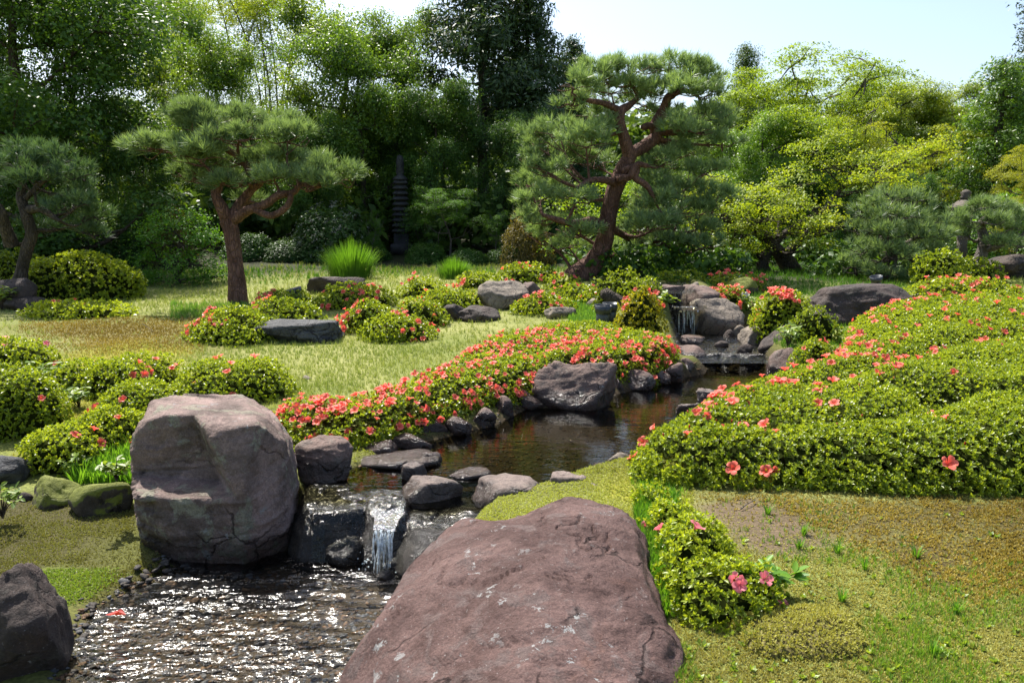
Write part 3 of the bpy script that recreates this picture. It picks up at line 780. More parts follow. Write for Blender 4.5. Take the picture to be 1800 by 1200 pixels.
def gravel(name, n, poly, smin, smax, px, py, z, mats=('pebble', 'pebble_b', 'pebble_g')):
    P = bed_points(n, *px, *py, z, poly, 0.02); zz = terrain(P[:, 0], P[:, 1]); P[:, 2] = zz
    for j, m_ in enumerate(mats):
        a = Acc(); q = P[j::len(mats)]
        tv, tf = rock_shape(230 + j, 8, sub=1, rough=.1)
        Mx = frames(np.array([0, 0, 1.]) + gr.normal(0, .2, (len(q), 3)))
        a.add(*stamp(tv * np.array([1, .75, .45]), tf, Mx, q, gr.uniform(smin, smax, len(q))))
        link(name, a.mesh(name, M[m_], True), ground, kind='stuff')
gravel('gravel', 4200, LOWER, .010, .026, (60, 860), (920, 1300), LOW)
gravel('gravel', 2600, UPPER, .012, .030, (560, 1345), (632, 900), UP, ('pebble', 'pebble_b'))
gravel('gravel', 900, REACH, .015, .04, (1165, 1350), (575, 632), Z3, ('pebble', 'pebble_g'))

# ------------------------------------------------------------------ falling water
def fall_sheet(acc, path, width, n=26, m=16, seed=0, wob=.02):
    """a sheet that follows a path of points (flow line), spread to a width along x"""
    p = smooth_path(path, n); u = np.linspace(-.5, .5, m)
    V = (p[:, None, :] + np.array([1., 0, 0]) * (u[None, :, None] * np.broadcast_to(np.asarray(width), (n,))[:, None, None])).reshape(-1, 3)
    d = fbm(V * np.array([14, 6, 3]) + seed, 3, seed)
    V = V + np.stack([.3 * wob * fbm(V * 9 + 5, 2, seed), -wob * np.abs(d), .4 * wob * d], 1)
    i = np.arange(n - 1)[:, None] * m; j = np.arange(m - 1)[None]
    F = np.stack([i + j, i + j + 1, i + m + j + 1, i + m + j], 2).reshape(-1, 4)
    acc.add(V, F)
def strands(acc, top, bot_z, wid, n, fwd, seed, thick=.012):
    r = np.random.default_rng(seed)
    for k in range(n):
        x0 = np.clip(r.normal(0, .24), -.5, .5) * wid; t = np.linspace(r.uniform(0, .35), r.uniform(.6, 1), 9)
        f = fwd * r.uniform(.6, 1.3)
        pts = np.stack([top[0] + x0 + r.normal(0, .03) * t + .004 * np.sin(9 * t + k), top[1] - f * t, top[2] + (bot_z - top[2]) * t * t], 1)
        rad = thick * r.uniform(.25, .8) * np.sin(np.linspace(.25, 2.9, 9)) * (1 + .4 * np.sin(12 * t + 2 * k))
        V, Q, T = tube(pts, np.abs(rad) + .0008, 5)
        acc.add(V, Q)
fm, nt, N, L, b, out = newmat('white_water')
b.inputs['Base Color'].default_value = (.72, .78, .80, 1); b.inputs['Roughness'].default_value = .12; b.inputs['Transmission Weight'].default_value = .0
tr = N.new('ShaderNodeBsdfTransparent'); mx = N.new('ShaderNodeMixShader')
L.new(ramp(nt, noise(nt, 45, 3), .35, .65, .1, .75), mx.inputs[0]); L.new(b.outputs[0], mx.inputs[1]); L.new(tr.outputs[0], mx.inputs[2]); L.new(mx.outputs[0], out.inputs['Surface'])
M['white_water'] = fm
a = Acc()
L0 = PZ(682, 915, UP - .015) + np.array([0, -.09, 0])
fall_sheet(a, [PZ(690, 868, UP + .005), PZ(684, 890, UP + .002), L0 + [0, .0, .012], L0 + [0, -.05, -.05], L0 + [0, -.075, -.2], L0 + [0, -.09, -.30]], [.20] * 8 + list(np.linspace(.15, .04, 18)), seed=3, wob=.035)
wf = link('waterfall', a.mesh('waterfall', M['w_fall'], True), kind='structure', label='main jet of the near cascade')
a = Acc(); strands(a, L0 + [0, -.05, .0], LOW, .12, 30, .07, 5, .007)
for k_ in range(260):                                 # spray where the jet lands
    pr = np.random.default_rng(900 + k_); c_ = PZ(665 + pr.normal(0, 22), 985 + pr.normal(0, 10), LOW) + [0, 0, abs(pr.normal(0, .03))]
    vv, ff = ico(1); a.add(vv * pr.uniform(.003, .008) * np.array([1, 1, pr.uniform(.8, 2)]) + c_, np.hstack([ff, ff[:, 2:]])[:, :3])
sp_ = PZ(672, 985, LOW)
link('water_strands', a.mesh('water_strands', M['white_water'], True), wf, kind='stuff')
# thin film of water draped over the cascade blocks: follows their tops, then their fronts
from mathutils.bvhtree import BVHTree
bv = []
for o in [o for o in C.objects if o.name.startswith('cascade_stone')]:
    me = o.data; off = Vector(o.location)
    bv.append(BVHTree.FromPolygons([v.co + off for v in me.vertices], [p.vertices[:] for p in me.polygons]))
xs = np.arange(PZ(515, 900, UP)[0], PZ(905, 900, UP)[0], .011); ys = np.arange(PZ(560, 850, UP)[1] + .12, PZ(600, 985, LOW)[1] - .05, -.011)
Hh = np.full((len(ys), len(xs)), LOW - .02)
for j, y in enumerate(ys):
    for i, x in enumerate(xs):
        for t in bv:
            hp = t.ray_cast(Vector((x, y, .5)), Vector((0, 0, -1)))[0]
            if hp is not None: Hh[j, i] = max(Hh[j, i], hp.z)
for k in range(2): Hh[1:] = np.maximum(Hh[1:], Hh[:-1] - .035)      # water leaves the edges in a curve, not a corner
X, Y = np.meshgrid(xs, ys); q = np.stack([X.ravel(), Y.ravel(), Hh.ravel()], 1)
V = q + np.array([0, 0, .007]) + np.stack([0 * q[:, 0], 0 * q[:, 0], .006 * fbm(q * np.array([22, 9, 9]), 3, 4)], 1)
n_, m_ = len(ys), len(xs); i = np.arange(n_ - 1)[:, None] * m_; j = np.arange(m_ - 1)[None]
F = np.stack([i + j, i + m_ + j, i + m_ + j + 1, i + j + 1], 2).reshape(-1, 4)
zf = V[F][:, :, 2]; steep = zf.max(1) - zf.min(1)
flow = fbm(np.stack([V[F][:, 0, 0] * 11, V[F][:, 0, 1] * 1.5, 0 * F[:, 0]], 1), 3, 12)
F = F[(zf.max(1) > LOW + .03) & ((steep < .02) | (flow > .22))]
a = Acc(); a.add(V, F)
link('water_film', a.mesh('water_film', M['w_film'], True), kind='structure', label='thin film of water over the cascade blocks')
for (pa, ya, pb, za, zb, wid, n_, lab) in ((1205, 540, 1205, BASIN_Z, Z3, .36, 14, 'lower fall of the far cascade'), (1178, 508, 1178, TOP_Z, BASIN_Z, .44, 12, 'upper fall of the far cascade')):
    lip = PZ(pa, ya, za)
    a = Acc(); fall_sheet(a, [lip + [0, .15, .005], lip, lip + [0, -.06, -.06], lip + [0, -.1, (zb - za) * .6], lip + [0, -.12, zb - za]], wid, seed=int(pa), wob=.03)
    f = link('waterfall', a.mesh('waterfall', M['w_film'], True), kind='structure', label=lab)
    a = Acc(); strands(a, lip + [0, -.04, 0], zb, wid * .9, n_, .09, int(pa) + 1, .013)
    link('water_strands', a.mesh('water_strands', M['white_water'], True), f, kind='stuff')
    rock(pa - 50, pa + 46, ya - 2, ya + 44 if za < .5 else ya + 26, 'rock_wet', 'dark wet ledge behind the ' + lab, 300 + int(pa), .5, z=zb - .02, flat=.3, name='ledge_stone', cuts=6)

# ------------------------------------------------------------------ lamps, lanterns, pagoda
def lathe(prof, seg=20, square=False):
    prof = np.array(prof, float); n = len(prof)
    a = np.linspace(0, 2 * np.pi, seg, endpoint=False)
    if square: a = a + np.pi / 4
    V = np.stack([prof[:, :1] * np.cos(a), prof[:, :1] * np.sin(a), np.broadcast_to(prof[:, 1:], (n, seg))], 2).reshape(-1, 3)
    i = np.arange(n - 1)[:, None] * seg; j = np.arange(seg)[None]; k = (j + 1) % seg
    return V, np.stack([i + j, i + k, i + seg + k, i + seg + j], 2).reshape(-1, 4)
def can_lamp(px, py, h_px, tilt, label):
    p = hit(px, py); s = h_px / FOC * proj(p)[2]
    r = empty('garden_spotlight', p, label, 'lamp', 'ground spotlights in the planting')
    r.rotation_euler = tilt
    V, F = lathe([(.0, 0.12), (.26, .12), (.30, .2), (.31, .62), (.30, .63)], 20)
    link('housing', mesh_np('housing', V * s, F, M['metal'], True), r)
    V, F = lathe([(.31, .60), (.35, .62), (.42, 1.0), (.38, 1.0), (.33, .7), (0, .68)], 20)
    link('shade_rim', mesh_np('shade_rim', V * s, F, M['metal_lid'], True), r)
    V, F = lathe([(.03, -.3), (.05, .0), (.05, .14), (0, .14)], 10)
    link('spike', mesh_np('spike', V * s, F, M['metal_lid'], True), r)
can_lamp(526, 538, 32, (.1, -.25, 0), 'dark green canister spotlight leaning in the bushes near the left pine')
can_lamp(1058, 574, 38, (.08, .05, 0), 'front canister spotlight of the pair by the stream')
can_lamp(1071, 570, 36, (.08, .02, .5), 'rear canister spotlight of the pair by the stream')
can_lamp(1541, 512, 26, (.2, -.2, 0), 'canister spotlight behind the huge dark boulder')
def box_lamp(px, py, w_, h_, label):
    p = hit(px, py); s = proj(p)[2] / FOC
    r = empty('low_garden_light', p, label, 'lamp', 'white low garden lights')
    for nm, (x, y, z0, z1), m_ in (('panel', (w_, w_ * .35, h_ * .12, h_), 'white'), ('back_box', (w_ * .8, w_ * .5, h_ * .2, h_ * .9), 'metal'), ('stake', (w_ * .2, w_ * .2, -h_ * .3, h_ * .15), 'metal_lid')):
        bm = bmesh.new(); bmesh.ops.create_cube(bm, size=1)
        for v in bm.verts: v.co = Vector((v.co.x * x * s, v.co.y * y * s + (w_ * .4 * s if nm == 'back_box' else 0), (z0 + (v.co.z + .5) * (z1 - z0)) * s))
        bmesh.ops.bevel(bm, geom=bm.edges[:], offset=.06 * w_ * s, segments=2, affect='EDGES')
        me = bpy.data.meshes.new(nm); bm.to_mesh(me); bm.free(); me.materials.append(M[m_]); link(nm, me, r)
    r.rotation_euler = (0, -.05, .2)
box_lamp(1310, 546, 12, 30, 'white upright panel light right of the far waterfall')
box_lamp(1302, 497, 9, 14, 'small white light behind the orange azaleas near the maple')

pg = PD(706, 440, 27); pg[2] = tz(pg[0], pg[1])
s = 27.5 / FOC
root = empty('stone_pagoda', pg, 'slim dark stone pagoda of many stacked roofs in the shaded trees', 'pagoda')
zb = 0
V, F = lathe([(0, 0), (26, 0), (26, 16), (18, 18), (18, 34), (0, 34)], 4, True); link('base', mesh_np('base', V * s, F, M['rock_pagoda']), root)
zb = 34; top_z = (440 - 292)
for k in range(10):
    w_ = 22.5 - k * .55; hh = 9.0
    V, F = lathe([(0, zb), (w_ * .62, zb), (w_ * .62, zb + 2.2), (w_ * .98, zb + 2.6), (w_ * 1.02, zb + 4.6), (w_ * .7, zb + 8.8), (0, zb + 9)], 4, True)
    link('roof_tier', mesh_np('roof_tier', V * s, F, M['rock_pagoda']), root); zb += hh
V, F = lathe([(0, zb), (14, zb), (12, zb + 3), (5.5, zb + 9), (7.5, zb + 13), (6, zb + 20), (7, zb + 26), (6.2, zb + 34), (4.5, zb + 40), (0, zb + 42)], 14); link('finial', mesh_np('finial', V * s, F, M['rock_pagoda'], True), root)
root.rotation_euler = (0, 0, .12)

lp = PD(1690, 440, 20); lp[2] = tz(lp[0], lp[1]); s = 20.2 / FOC; H = (CAM_Z + (400 - 335) * s - lp[2]) / s
root = empty('stone_lantern', lp, 'tall stone lantern with onion finial among the right-hand pines', 'lantern')
k = H / 130
for nm, pr, sg, sq in (('base', [(0, 0), (24, 0), (24, 8), (14, 14), (0, 14)], 6, False), ('post', [(8, 12), (7.5, 30), (9, 34), (7.5, 38), (8, 66), (0, 66)], 14, False),
                       ('platform', [(0, 64), (9, 65), (19, 72), (19, 77), (0, 77)], 6, False), ('firebox', [(13, 76), (14, 95), (0, 95)], 6, False),
                       ('roof', [(0, 94), (26, 96), (30, 102), (26, 103), (12, 112), (6, 115), (0, 115)], 6, False), ('finial', [(5, 114), (9, 117), (6, 120), (8, 124), (5, 128), (0, 130)], 14, False)):
    V, F = lathe(pr, sg, sq); link(nm, mesh_np(nm, V * s * k, F, M['rock_lantern'], sg > 8), root)
lp = PD(1125, 500, 17.5); lp[2] = tz(lp[0], lp[1]); s = 17.7 / FOC
root = empty('low_stone_lantern', lp, 'small mushroom-capped stone lantern behind the far falls', 'lantern')
k = max(.6, (CAM_Z + (400 - 455) * s - lp[2]) / s / 48)
for nm, pr, sg in (('post', [(9, -4), (7, 14), (7, 16), (0, 16)], 12), ('firebox', [(8, 15), (9, 30), (0, 30)], 6), ('roof', [(0, 29), (16, 31), (17, 34), (9, 39), (4, 41), (0, 41)], 12), ('finial', [(3, 40), (4.5, 43), (2, 47), (0, 48)], 10)):
    V, F = lathe(pr, sg); link(nm, mesh_np(nm, V * s * k, F, M['rock_lantern'], sg > 8), root)
#PART3
# ------------------------------------------------------------------ azaleas
def leaf_tpl(L, w, fold=.18, six=True):
    """one leaf along +x, midrib in the xz plane"""
    if six:
        v = np.array([[0, 0, 0], [.35 * L, w, fold * w * 2], [.72 * L, .75 * w, fold * w * 1.6 + .02], [L, 0, .0], [.72 * L, -.75 * w, fold * w * 1.6 + .02], [.35 * L, -w, fold * w * 2]])
        return v, np.array([[0, 3, 2, 1], [0, 5, 4, 3]])
    v = np.array([[0, 0, 0], [.5 * L, w, fold * w], [L, 0, 0], [.5 * L, -w, fold * w]])
    return v, np.array([[0, 2, 1, 1], [0, 3, 2, 2]])[:, :3]

def rosette(rng, n=8, six=True, w=.2, el=(15, 70)):
    Vs, Fs, T, c = [], [], [], 0
    for k in range(n):
        v, f = leaf_tpl(rng.uniform(.7, 1.1), w * rng.uniform(.85, 1.15), six=six)
        e = math.radians(rng.uniform(*el) if k < n - 2 else rng.uniform(60, 85)); a = k * 2.4 + rng.normal(0, .25)
        e_m = np.array([[math.cos(e), 0, -math.sin(e)], [0, 1, 0], [math.sin(e), 0, math.cos(e)]])
        a_m = np.array([[math.cos(a), -math.sin(a), 0], [math.sin(a), math.cos(a), 0], [0, 0, 1]])
        Vs.append(v @ e_m.T @ a_m.T); Fs.append(f + c); c += len(v); T.append(np.full(len(v), rng.uniform(-.15, .2) + (.2 if e > 1 else 0)))
    return np.vstack(Vs), np.vstack(Fs), np.concatenate(T)
_rr = np.random.default_rng(11)
ROS = [rosette(_rr, 8) for _ in range(4)]
ROS_LO = [rosette(_rr, 6, six=False, w=.26) for _ in range(4)]

def blossom_mesh(name, seed, mat):
    r = np.random.default_rng(seed); V = [[0, 0, 0]]; F = []; T = [0]
    for k in range(5):
        a = k * 2 * math.pi / 5 + r.normal(0, .06); ln = r.uniform(.9, 1.08); curl = r.uniform(-.05, .22)
        def pt(rad, da, z): return [rad * math.cos(a + da), rad * math.sin(a + da), z]
        i = len(V)
        V += [pt(.30, -.55, .48), pt(.30, .55, .48), pt(.72 * ln, -.60, .86 + .10 * r.normal()), pt(.72 * ln, 0, .74), pt(.72 * ln, .60, .86 + .10 * r.normal()), pt(.95 * ln, -.36, .90 - curl + .08 * r.normal()), pt(1.02 * ln, 0, .84 - curl), pt(.95 * ln, .36, .90 - curl + .08 * r.normal())]
        T += [.1, .1, .6, .4, .6, .8, .9, .8]
        F += [[0, i, i + 1, i + 1], [i, i + 2, i + 3, i + 3], [i, i + 3, i + 1, i + 1], [i + 1, i + 3, i + 4, i + 4], [i + 2, i + 5, i + 3, i + 3], [i + 3, i + 5, i + 6, i + 6], [i + 3, i + 6, i + 7, i + 7], [i + 3, i + 7, i + 4, i + 4]]
    for k in range(5):                                   # stamens
        a = r.uniform(0, 6.28); i = len(V)
        V += [[.02, 0, .1], [-.02, .02, .1], [.25 * math.cos(a), .25 * math.sin(a), .85]]; T += [0, 0, .3]; F += [[i, i + 1, i + 2, i + 2]]
    return np.array(V), np.array(F)[:, :3], np.array(T)
BT = [blossom_mesh('b', i, None) for i in range(3)]
BM = {c: [mesh_np('blossom', v, f, M[c], True, {'tint': t}) for v, f, t in BT] for c in ('coral', 'pink')}

def super_mesh(c, rx, ry, h, p, seed, sub=4, lump=.10):
    D, F = ico(sub)
    e = D.copy()
    r = (np.abs(e / np.array([1, 1, 1]))**p).sum(1)**(-1 / p)
    V = D * r[:, None] * np.array([rx, ry, h])
    k = 1 + lump * fbm(V * (1.6 / max(min(rx, ry), .15)) + seed, 3, seed) + .5 * lump * fbm(V * 5 + seed, 2, seed + 1)
    V = V * k[:, None]
    return V + c, F

def sample_tris(V, F, n, rng):
    A, B, Cc = V[F[:, 0]], V[F[:, 1]], V[F[:, 2]]
    cr = np.cross(B - A, Cc - A); ar = np.linalg.norm(cr, axis=1)
    i = rng.choice(len(F), n, p=ar / ar.sum())
    u, v = rng.random(n), rng.random(n); s = u + v > 1; u[s], v[s] = 1 - u[s], 1 - v[s]
    P = A[i] + (B[i] - A[i]) * u[:, None] + (Cc[i] - A[i]) * v[:, None]
    return P, cr[i] / np.maximum(ar[i, None], 1e-12), ar.sum() / 2

def bush(lobes, label, seed, flowers=0, fcol='coral', mat='azalea', leaf=None, p=2.5, dens=1.0, fsize=.042, name='azalea_bush', group='clipped azaleas', cat='azalea', patch=.1, front=0.0, color=None, lump=.10, tint=0.0, ftop=.25):
    rng = np.random.default_rng(seed)
    info = []
    for lb in lobes:
        a, b_, t, bt = lb[:4]; dep = lb[4] if len(lb) > 4 else .8
        z = lb[5] if len(lb) > 5 else None
        c, rx, ry, h = box_at(a, b_, t, bt, dep, z)
        c[2] = tz(c[0], c[1]) if z is None else c[2]
        top = PD((a + b_) / 2, t, c[1] + .25 * ry)[2]
        info.append((c, rx, ry, max(top - c[2], .06)))
    base = info[0][0].copy()
    root = empty(name, base, label, cat, group)
    dist = np.linalg.norm(base)
    L_ = leaf if leaf else max(.033, .0039 * dist)
    core, fol = Acc(), Acc()
    PP, NN = [], []
    near = dist < 5.6
    for k, (c, rx, ry, h) in enumerate(info):
        V, F = super_mesh(c, rx, ry, h, p, seed * 7 + k, 4, lump)
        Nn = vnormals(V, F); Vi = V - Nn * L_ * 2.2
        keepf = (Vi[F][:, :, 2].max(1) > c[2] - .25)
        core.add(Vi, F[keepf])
        P0, N0, area = sample_tris(V, F, 10, rng)
        n = int(area * dens * 1.3 / (L_ * L_))
        P_, N_, _ = sample_tris(V, F, n, rng)
        keep = P_[:, 2] > terrain(P_[:, 0], P_[:, 1]) - .01
        for j, (c2, x2, y2, h2) in enumerate(info):
            if j != k:
                q = (np.abs((P_ - c2) / np.array([x2, y2, h2]))**p).sum(1); keep &= q > .8
        keep &= ~((N_[:, 1] > .6) & (rng.random(len(P_)) < .6))
        PP.append(P_[keep]); NN.append(N_[keep])
    P_, N_ = np.vstack(PP), np.vstack(NN)
    P_ = P_ + N_ * ((rng.random(len(P_))**1.3 * -2.3 + .4) * L_)[:, None]
    ax = N_ + np.array([0, 0, .35]) + rng.normal(0, .28, P_.shape)
    tips = rng.uniform(.12, .62, len(P_)) + .25 * fbm(P_ * 1.7, 2, seed) + tint
    which = rng.integers(0, 4, len(P_))
    for j in range(4):
        s_ = which == j
        tv, tf, tt = (ROS if near else ROS_LO)[j]
        fol.add(*stamp(tv, tf, frames(ax[s_], rng=rng), P_[s_], L_ * rng.uniform(.75, 1.2, s_.sum()), tt, tips[s_]))
    fo = link('foliage', fol.mesh('foliage', M[mat]), root, kind='stuff'); fo.location = tuple(-base)
    if color: fo.color = color
    cm = link('twigs', core.mesh('twigs', M['twig'], True), root, kind='stuff'); cm.location = tuple(-base)  # solid shell for the twigs, coloured dark for the shade within
    if flowers:
        w = np.clip(N_[:, 2], 0, 1) * ftop + np.clip(-N_[:, 1], 0, 1) * front + .12
        if patch: w = w * sstep(-patch, patch + .25, fbm(P_ * 2.3 / max(dist / 7, .6), 3, seed + 40)) + 1e-5
        w[(P_[:, 2] < base[2] - .1)] = 1e-6
        idx = rng.choice(len(P_), min(flowers, len(P_) // 3), replace=False, p=w / w.sum())
        fs = max(fsize, .0031 * dist)
        Q = P_[idx] + N_[idx] * L_ * .75; ax2 = N_[idx] + np.array([0, -.35, .35]) + rng.normal(0, .35, Q.shape)
        Mx = frames(ax2, rng=rng); S = fs * rng.uniform(.75, 1.15, len(idx))
        if dist < 10.5:
            for q, m_, s_ in zip(Q, Mx, S):
                o = link('blossom', BM[fcol][int(rng.integers(3))], root)
                o.matrix_local = Matrix.Translation(Vector(q - base)) @ Matrix(m_.tolist()).to_4x4() @ Matrix.Scale(float(s_), 4)
        else:
            a = Acc()
            for j in range(3):
                s_ = np.arange(len(idx)) % 3 == j
                tv, tf, tt = BT[j]; a.add(*stamp(tv, tf, Mx[s_], Q[s_], S[s_], tt))
            o = link('blossoms', a.mesh('blossoms', M[fcol]), root, kind='stuff'); o.location = tuple(-base)
    return root

# right bank
def carpet(outline, H, parts, seed, grooves=(), soft=.30, leaf=.032, mat='azalea', lump=.16, z0=.0, dens=1.0, fsize=.042, tint=0.0, group='clipped azaleas', fcol='coral'):
    """a clipped bank of azaleas: one undulating surface over an outline on the ground; parts = (label, belongs(px, py), blossoms, where)"""
    rng = np.random.default_rng(seed)
    U = np.array([PZ(a, b_, z0) for a, b_ in outline])[:, :2]
    G = [(np.array([PZ(a, b_, .3)[:2] for a, b_ in g]), wd, dp) for g, wd, dp in grooves]
    def height(x, y):
        sd = poly_sd(x, y, U); t = np.clip(-sd / soft, 0, 1)
        k = np.sqrt(1 - (1 - t)**2.2)
        q = np.stack([x, y, 0 * x], 1)
        hh = H * k * (1 + lump * fbm(q * 1.5 + seed, 3, seed) + .45 * lump * fbm(q * 5, 2, seed + 1))
        for g, wd, dp in G:
            d = np.full(x.shape, 9.)
            for a, b_ in zip(g[:-1], g[1:]):
                e = b_ - a; t2 = np.clip(((x - a[0]) * e[0] + (y - a[1]) * e[1]) / (e @ e), 0, 1)
                d = np.minimum(d, np.hypot(x - a[0] - t2 * e[0], y - a[1] - t2 * e[1]))
            hh = hh * (1 - dp * np.exp(-(d / wd)**2))
        return np.where(sd < 0, hh, 0)
    lo, hi = U.min(0), np.minimum(U.max(0), [7.5, 30])
    n0 = int((hi[0] - lo[0]) * (hi[1] - lo[1]) * 3.2 * dens * 1.25 / leaf**2)
    x, y = rng.uniform(lo[0], hi[0], n0), rng.uniform(lo[1], hi[1], n0)
    Lf = np.maximum(leaf, .0039 * y); keep = rng.random(n0) < (leaf / Lf)**2 * 1.0
    keep &= poly_sd(x, y, U) < 0; x, y, Lf = x[keep], y[keep], Lf[keep]
    e_ = .02; h0 = height(x, y); gx_, gy_ = (height(x + e_, y) - height(x - e_, y)) / (2 * e_), (height(x, y + e_) - height(x, y - e_)) / (2 * e_)
    edge = poly_sd(x, y, U) > -.13
    keep = (rng.random(len(x)) < np.sqrt(1 + np.minimum(gx_**2 + gy_**2, 9)) / 3.2) | edge
    x, y, Lf, h0, gx_, gy_, edge = [v[keep] for v in (x, y, Lf, h0, gx_, gy_, edge)]
    N_ = np.stack([-gx_, -gy_, np.ones(len(x))], 1); N_ /= np.linalg.norm(N_, axis=1, keepdims=True)
    gz = terrain(x, y)
    P_ = np.stack([x, y, gz + h0 * np.where(edge, rng.uniform(.12, 1, len(x)), 1)], 1)
    P_ = P_ + N_ * ((rng.random(len(x))**1.3 * -2.0 + .45) * Lf)[:, None]
    ax = N_ + np.array([0, 0, .35]) + rng.normal(0, .3, P_.shape)
    tips = rng.uniform(.05, .68, len(x)) + .3 * fbm(P_ * 1.9, 3, seed) + tint
    px_, py_, _ = proj(P_)
    owner = np.full(len(x), -1)
    for k, pt in enumerate(parts): owner[(owner < 0) & pt[1](px_, py_)] = k
    # solid core for the twigs, inner shade put into its dark colour
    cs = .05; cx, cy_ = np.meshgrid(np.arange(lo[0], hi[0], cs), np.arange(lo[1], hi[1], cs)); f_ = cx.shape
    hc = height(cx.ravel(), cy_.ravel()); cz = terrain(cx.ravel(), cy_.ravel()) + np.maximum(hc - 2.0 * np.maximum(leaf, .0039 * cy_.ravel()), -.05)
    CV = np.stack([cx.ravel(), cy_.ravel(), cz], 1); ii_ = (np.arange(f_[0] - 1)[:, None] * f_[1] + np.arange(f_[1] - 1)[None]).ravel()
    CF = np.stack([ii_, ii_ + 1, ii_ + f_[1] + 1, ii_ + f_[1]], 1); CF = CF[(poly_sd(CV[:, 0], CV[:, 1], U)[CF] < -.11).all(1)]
    cpx, cpy, _ = proj(CV[CF].mean(1) + [0, 0, .06]); co = np.full(len(CF), -1)
    for k, pt in enumerate(parts): co[(co < 0) & pt[1](cpx, cpy)] = k
    for k, (label, _, nf, where) in enumerate(parts):
        s = owner == k
        c = P_[s].mean(0); base = np.array([c[0], c[1], tz(c[0], c[1])])
        root = empty('azalea_bush', base, label, 'azalea', group)
        which = rng.integers(0, 4, len(x)); fol = Acc(); nearm = P_[:, 1] < 5.3
        for j in range(4):
            for tpl, cond in ((ROS, nearm), (ROS_LO, ~nearm)):
                m_ = s & (which == j) & cond
                if m_.any(): fol.add(*stamp(tpl[j][0], tpl[j][1], frames(ax[m_], rng=rng), P_[m_], Lf[m_] * rng.uniform(.75, 1.25, m_.sum()), tpl[j][2], tips[m_]))
        o = link('foliage', fol.mesh('foliage', M[mat]), root, kind='stuff'); o.location = tuple(-base)
        used, inv = np.unique(CF[co == k], return_inverse=True)
        o = link('twigs', mesh_np('twigs', CV[used], inv.reshape(-1, 4), M['twig'], True), root, kind='stuff'); o.location = tuple(-base)
        idx_all = np.nonzero(s)[0]
        w = where(px_[s], py_[s], P_[s]) * (.25 + sstep(-.15, .35, fbm(P_[s] * 2.6, 3, seed + 30 + k))) + 1e-6
        w[P_[s][:, 2] < gz[s] + .06] = 1e-7
        idx = idx_all[rng.choice(len(idx_all), min(nf, len(idx_all) // 3), replace=False, p=w / w.sum())]
        for i in idx:
            d = np.linalg.norm(P_[i]); a2 = N_[i] + np.array([0, -.35, .3]) + rng.normal(0, .4, 3)
            o = link('blossom', BM[fcol][int(rng.integers(3))], root)
            fs = max(fsize, .0031 * d) * rng.uniform(.6, 1.15)
            o.matrix_local = Matrix.Translation(Vector(P_[i] + N_[i] * Lf[i] * .6 - base)) @ Matrix(frames(a2[None], rng=rng)[0].tolist()).to_4x4() @ Matrix.Diagonal((fs, fs, fs * rng.uniform(.7, 1.3), 1))
        # a few unopened buds
        for i in idx_all[rng.choice(len(idx_all), min(40, len(idx_all) // 3), replace=False, p=w / w.sum())]:
            o = link('bud', BUD, root); fs = max(.013, .0011 * np.linalg.norm(P_[i]))
            o.matrix_local = Matrix.Translation(Vector(P_[i] + N_[i] * Lf[i] * .7 - base)) @ Matrix(frames(ax[i][None], rng=rng)[0].tolist()).to_4x4() @ Matrix.Scale(fs, 4)
_v, _f = ico(1); BUD = mesh_np('bud', _v * np.array([.45, .45, 1.3]), _f, leaf_mat('flower_bud', (.40, .020, .020), (.5, .04, .03), .2), True, {'tint': np.full(len(_v), .5)})
def line(pts):
    xs_, ys_ = zip(*pts); return lambda px, py: py - np.interp(px, xs_, ys_)
G1 = [(1230,742),(1290,742),(1400,748),(1520,742),(1620,732),(1660,708),(1760,704),(1950,708)]
G2 = [(1340,672),(1450,676),(1560,655),(1650,628),(1760,610),(1950,600)]
l1, l2 = line([(1000,760)] + [(a, b_ - 8) for a, b_ in G1]), line([(1000,690)] + [(a, b_ - 8) for a, b_ in G2])
left_edge = line([(600,815),(1110,812),(1150,775),(1210,738),(1290,702),(1350,672),(1420,640),(1445,610),(1480,590),(1600,560),(2000,560)])
near_left = lambda px, py: np.exp(-np.clip((px - np.interp(py, [560,600,660,700,740,800,860], [1500,1440,1370,1290,1210,1130,1110])), 0, 900) / 130.)
carpet([(1112,845),(1160,858),(1260,866),(1400,876),(1550,890),(1700,896),(1850,896),(2300,900),(2300,600),(1850,580),(1700,580),(1560,588),(1488,614),(1472,652),(1450,678),(1352,706),(1290,716),(1210,752),(1150,792),(1105,822)], .33,
  [('front part of the clipped right bank, bordering the brown moss, with few large blossoms', lambda px, py: l1(px, py) > 0, 34, lambda px, py, P: .05 + near_left(px, py) + .15 * (px > 1600)),
   ('middle part of the clipped right bank, coral blossoms along its stream edge', lambda px, py: l2(px, py) > 0, 100, lambda px, py, P: .05 + 1.5 * near_left(px, py)),
   ('rear part of the clipped right bank, sprinkled with small coral blossoms', lambda px, py: px > 0, 230, lambda px, py, P: .25 + 1.2 * near_left(px, py))],
  401, [(G1, .16, .45), (G2, .18, .25), ([(1630,700),(1720,706),(1900,706)], .22, .55)], soft=.55, leaf=.031, lump=.2)
bush([(1392,1470,592,648,.8)], 'small plain azalea between the weir boulder and the right hedge', 408, 6, p=2.1, lump=.2)
bush([(1580,1790,490,552,.6),(1680,1790,500,548,.6)], 'low azalea bed at the far right in front of the pines', 406, 60, p=2.6, patch=0)
bush([(1128,1225,872,950,.9),(1110,1180,850,900,.9),(1148,1290,908,1010,.9),(1172,1378,970,1112,.8),(1150,1250,940,1060,.8)], 'small sloping azalea with pink blossoms beside the foreground boulder', 407, 9, 'pink', leaf=.028, fsize=.036, p=2.0, tint=.22, lump=.2, front=.5, ftop=.1)
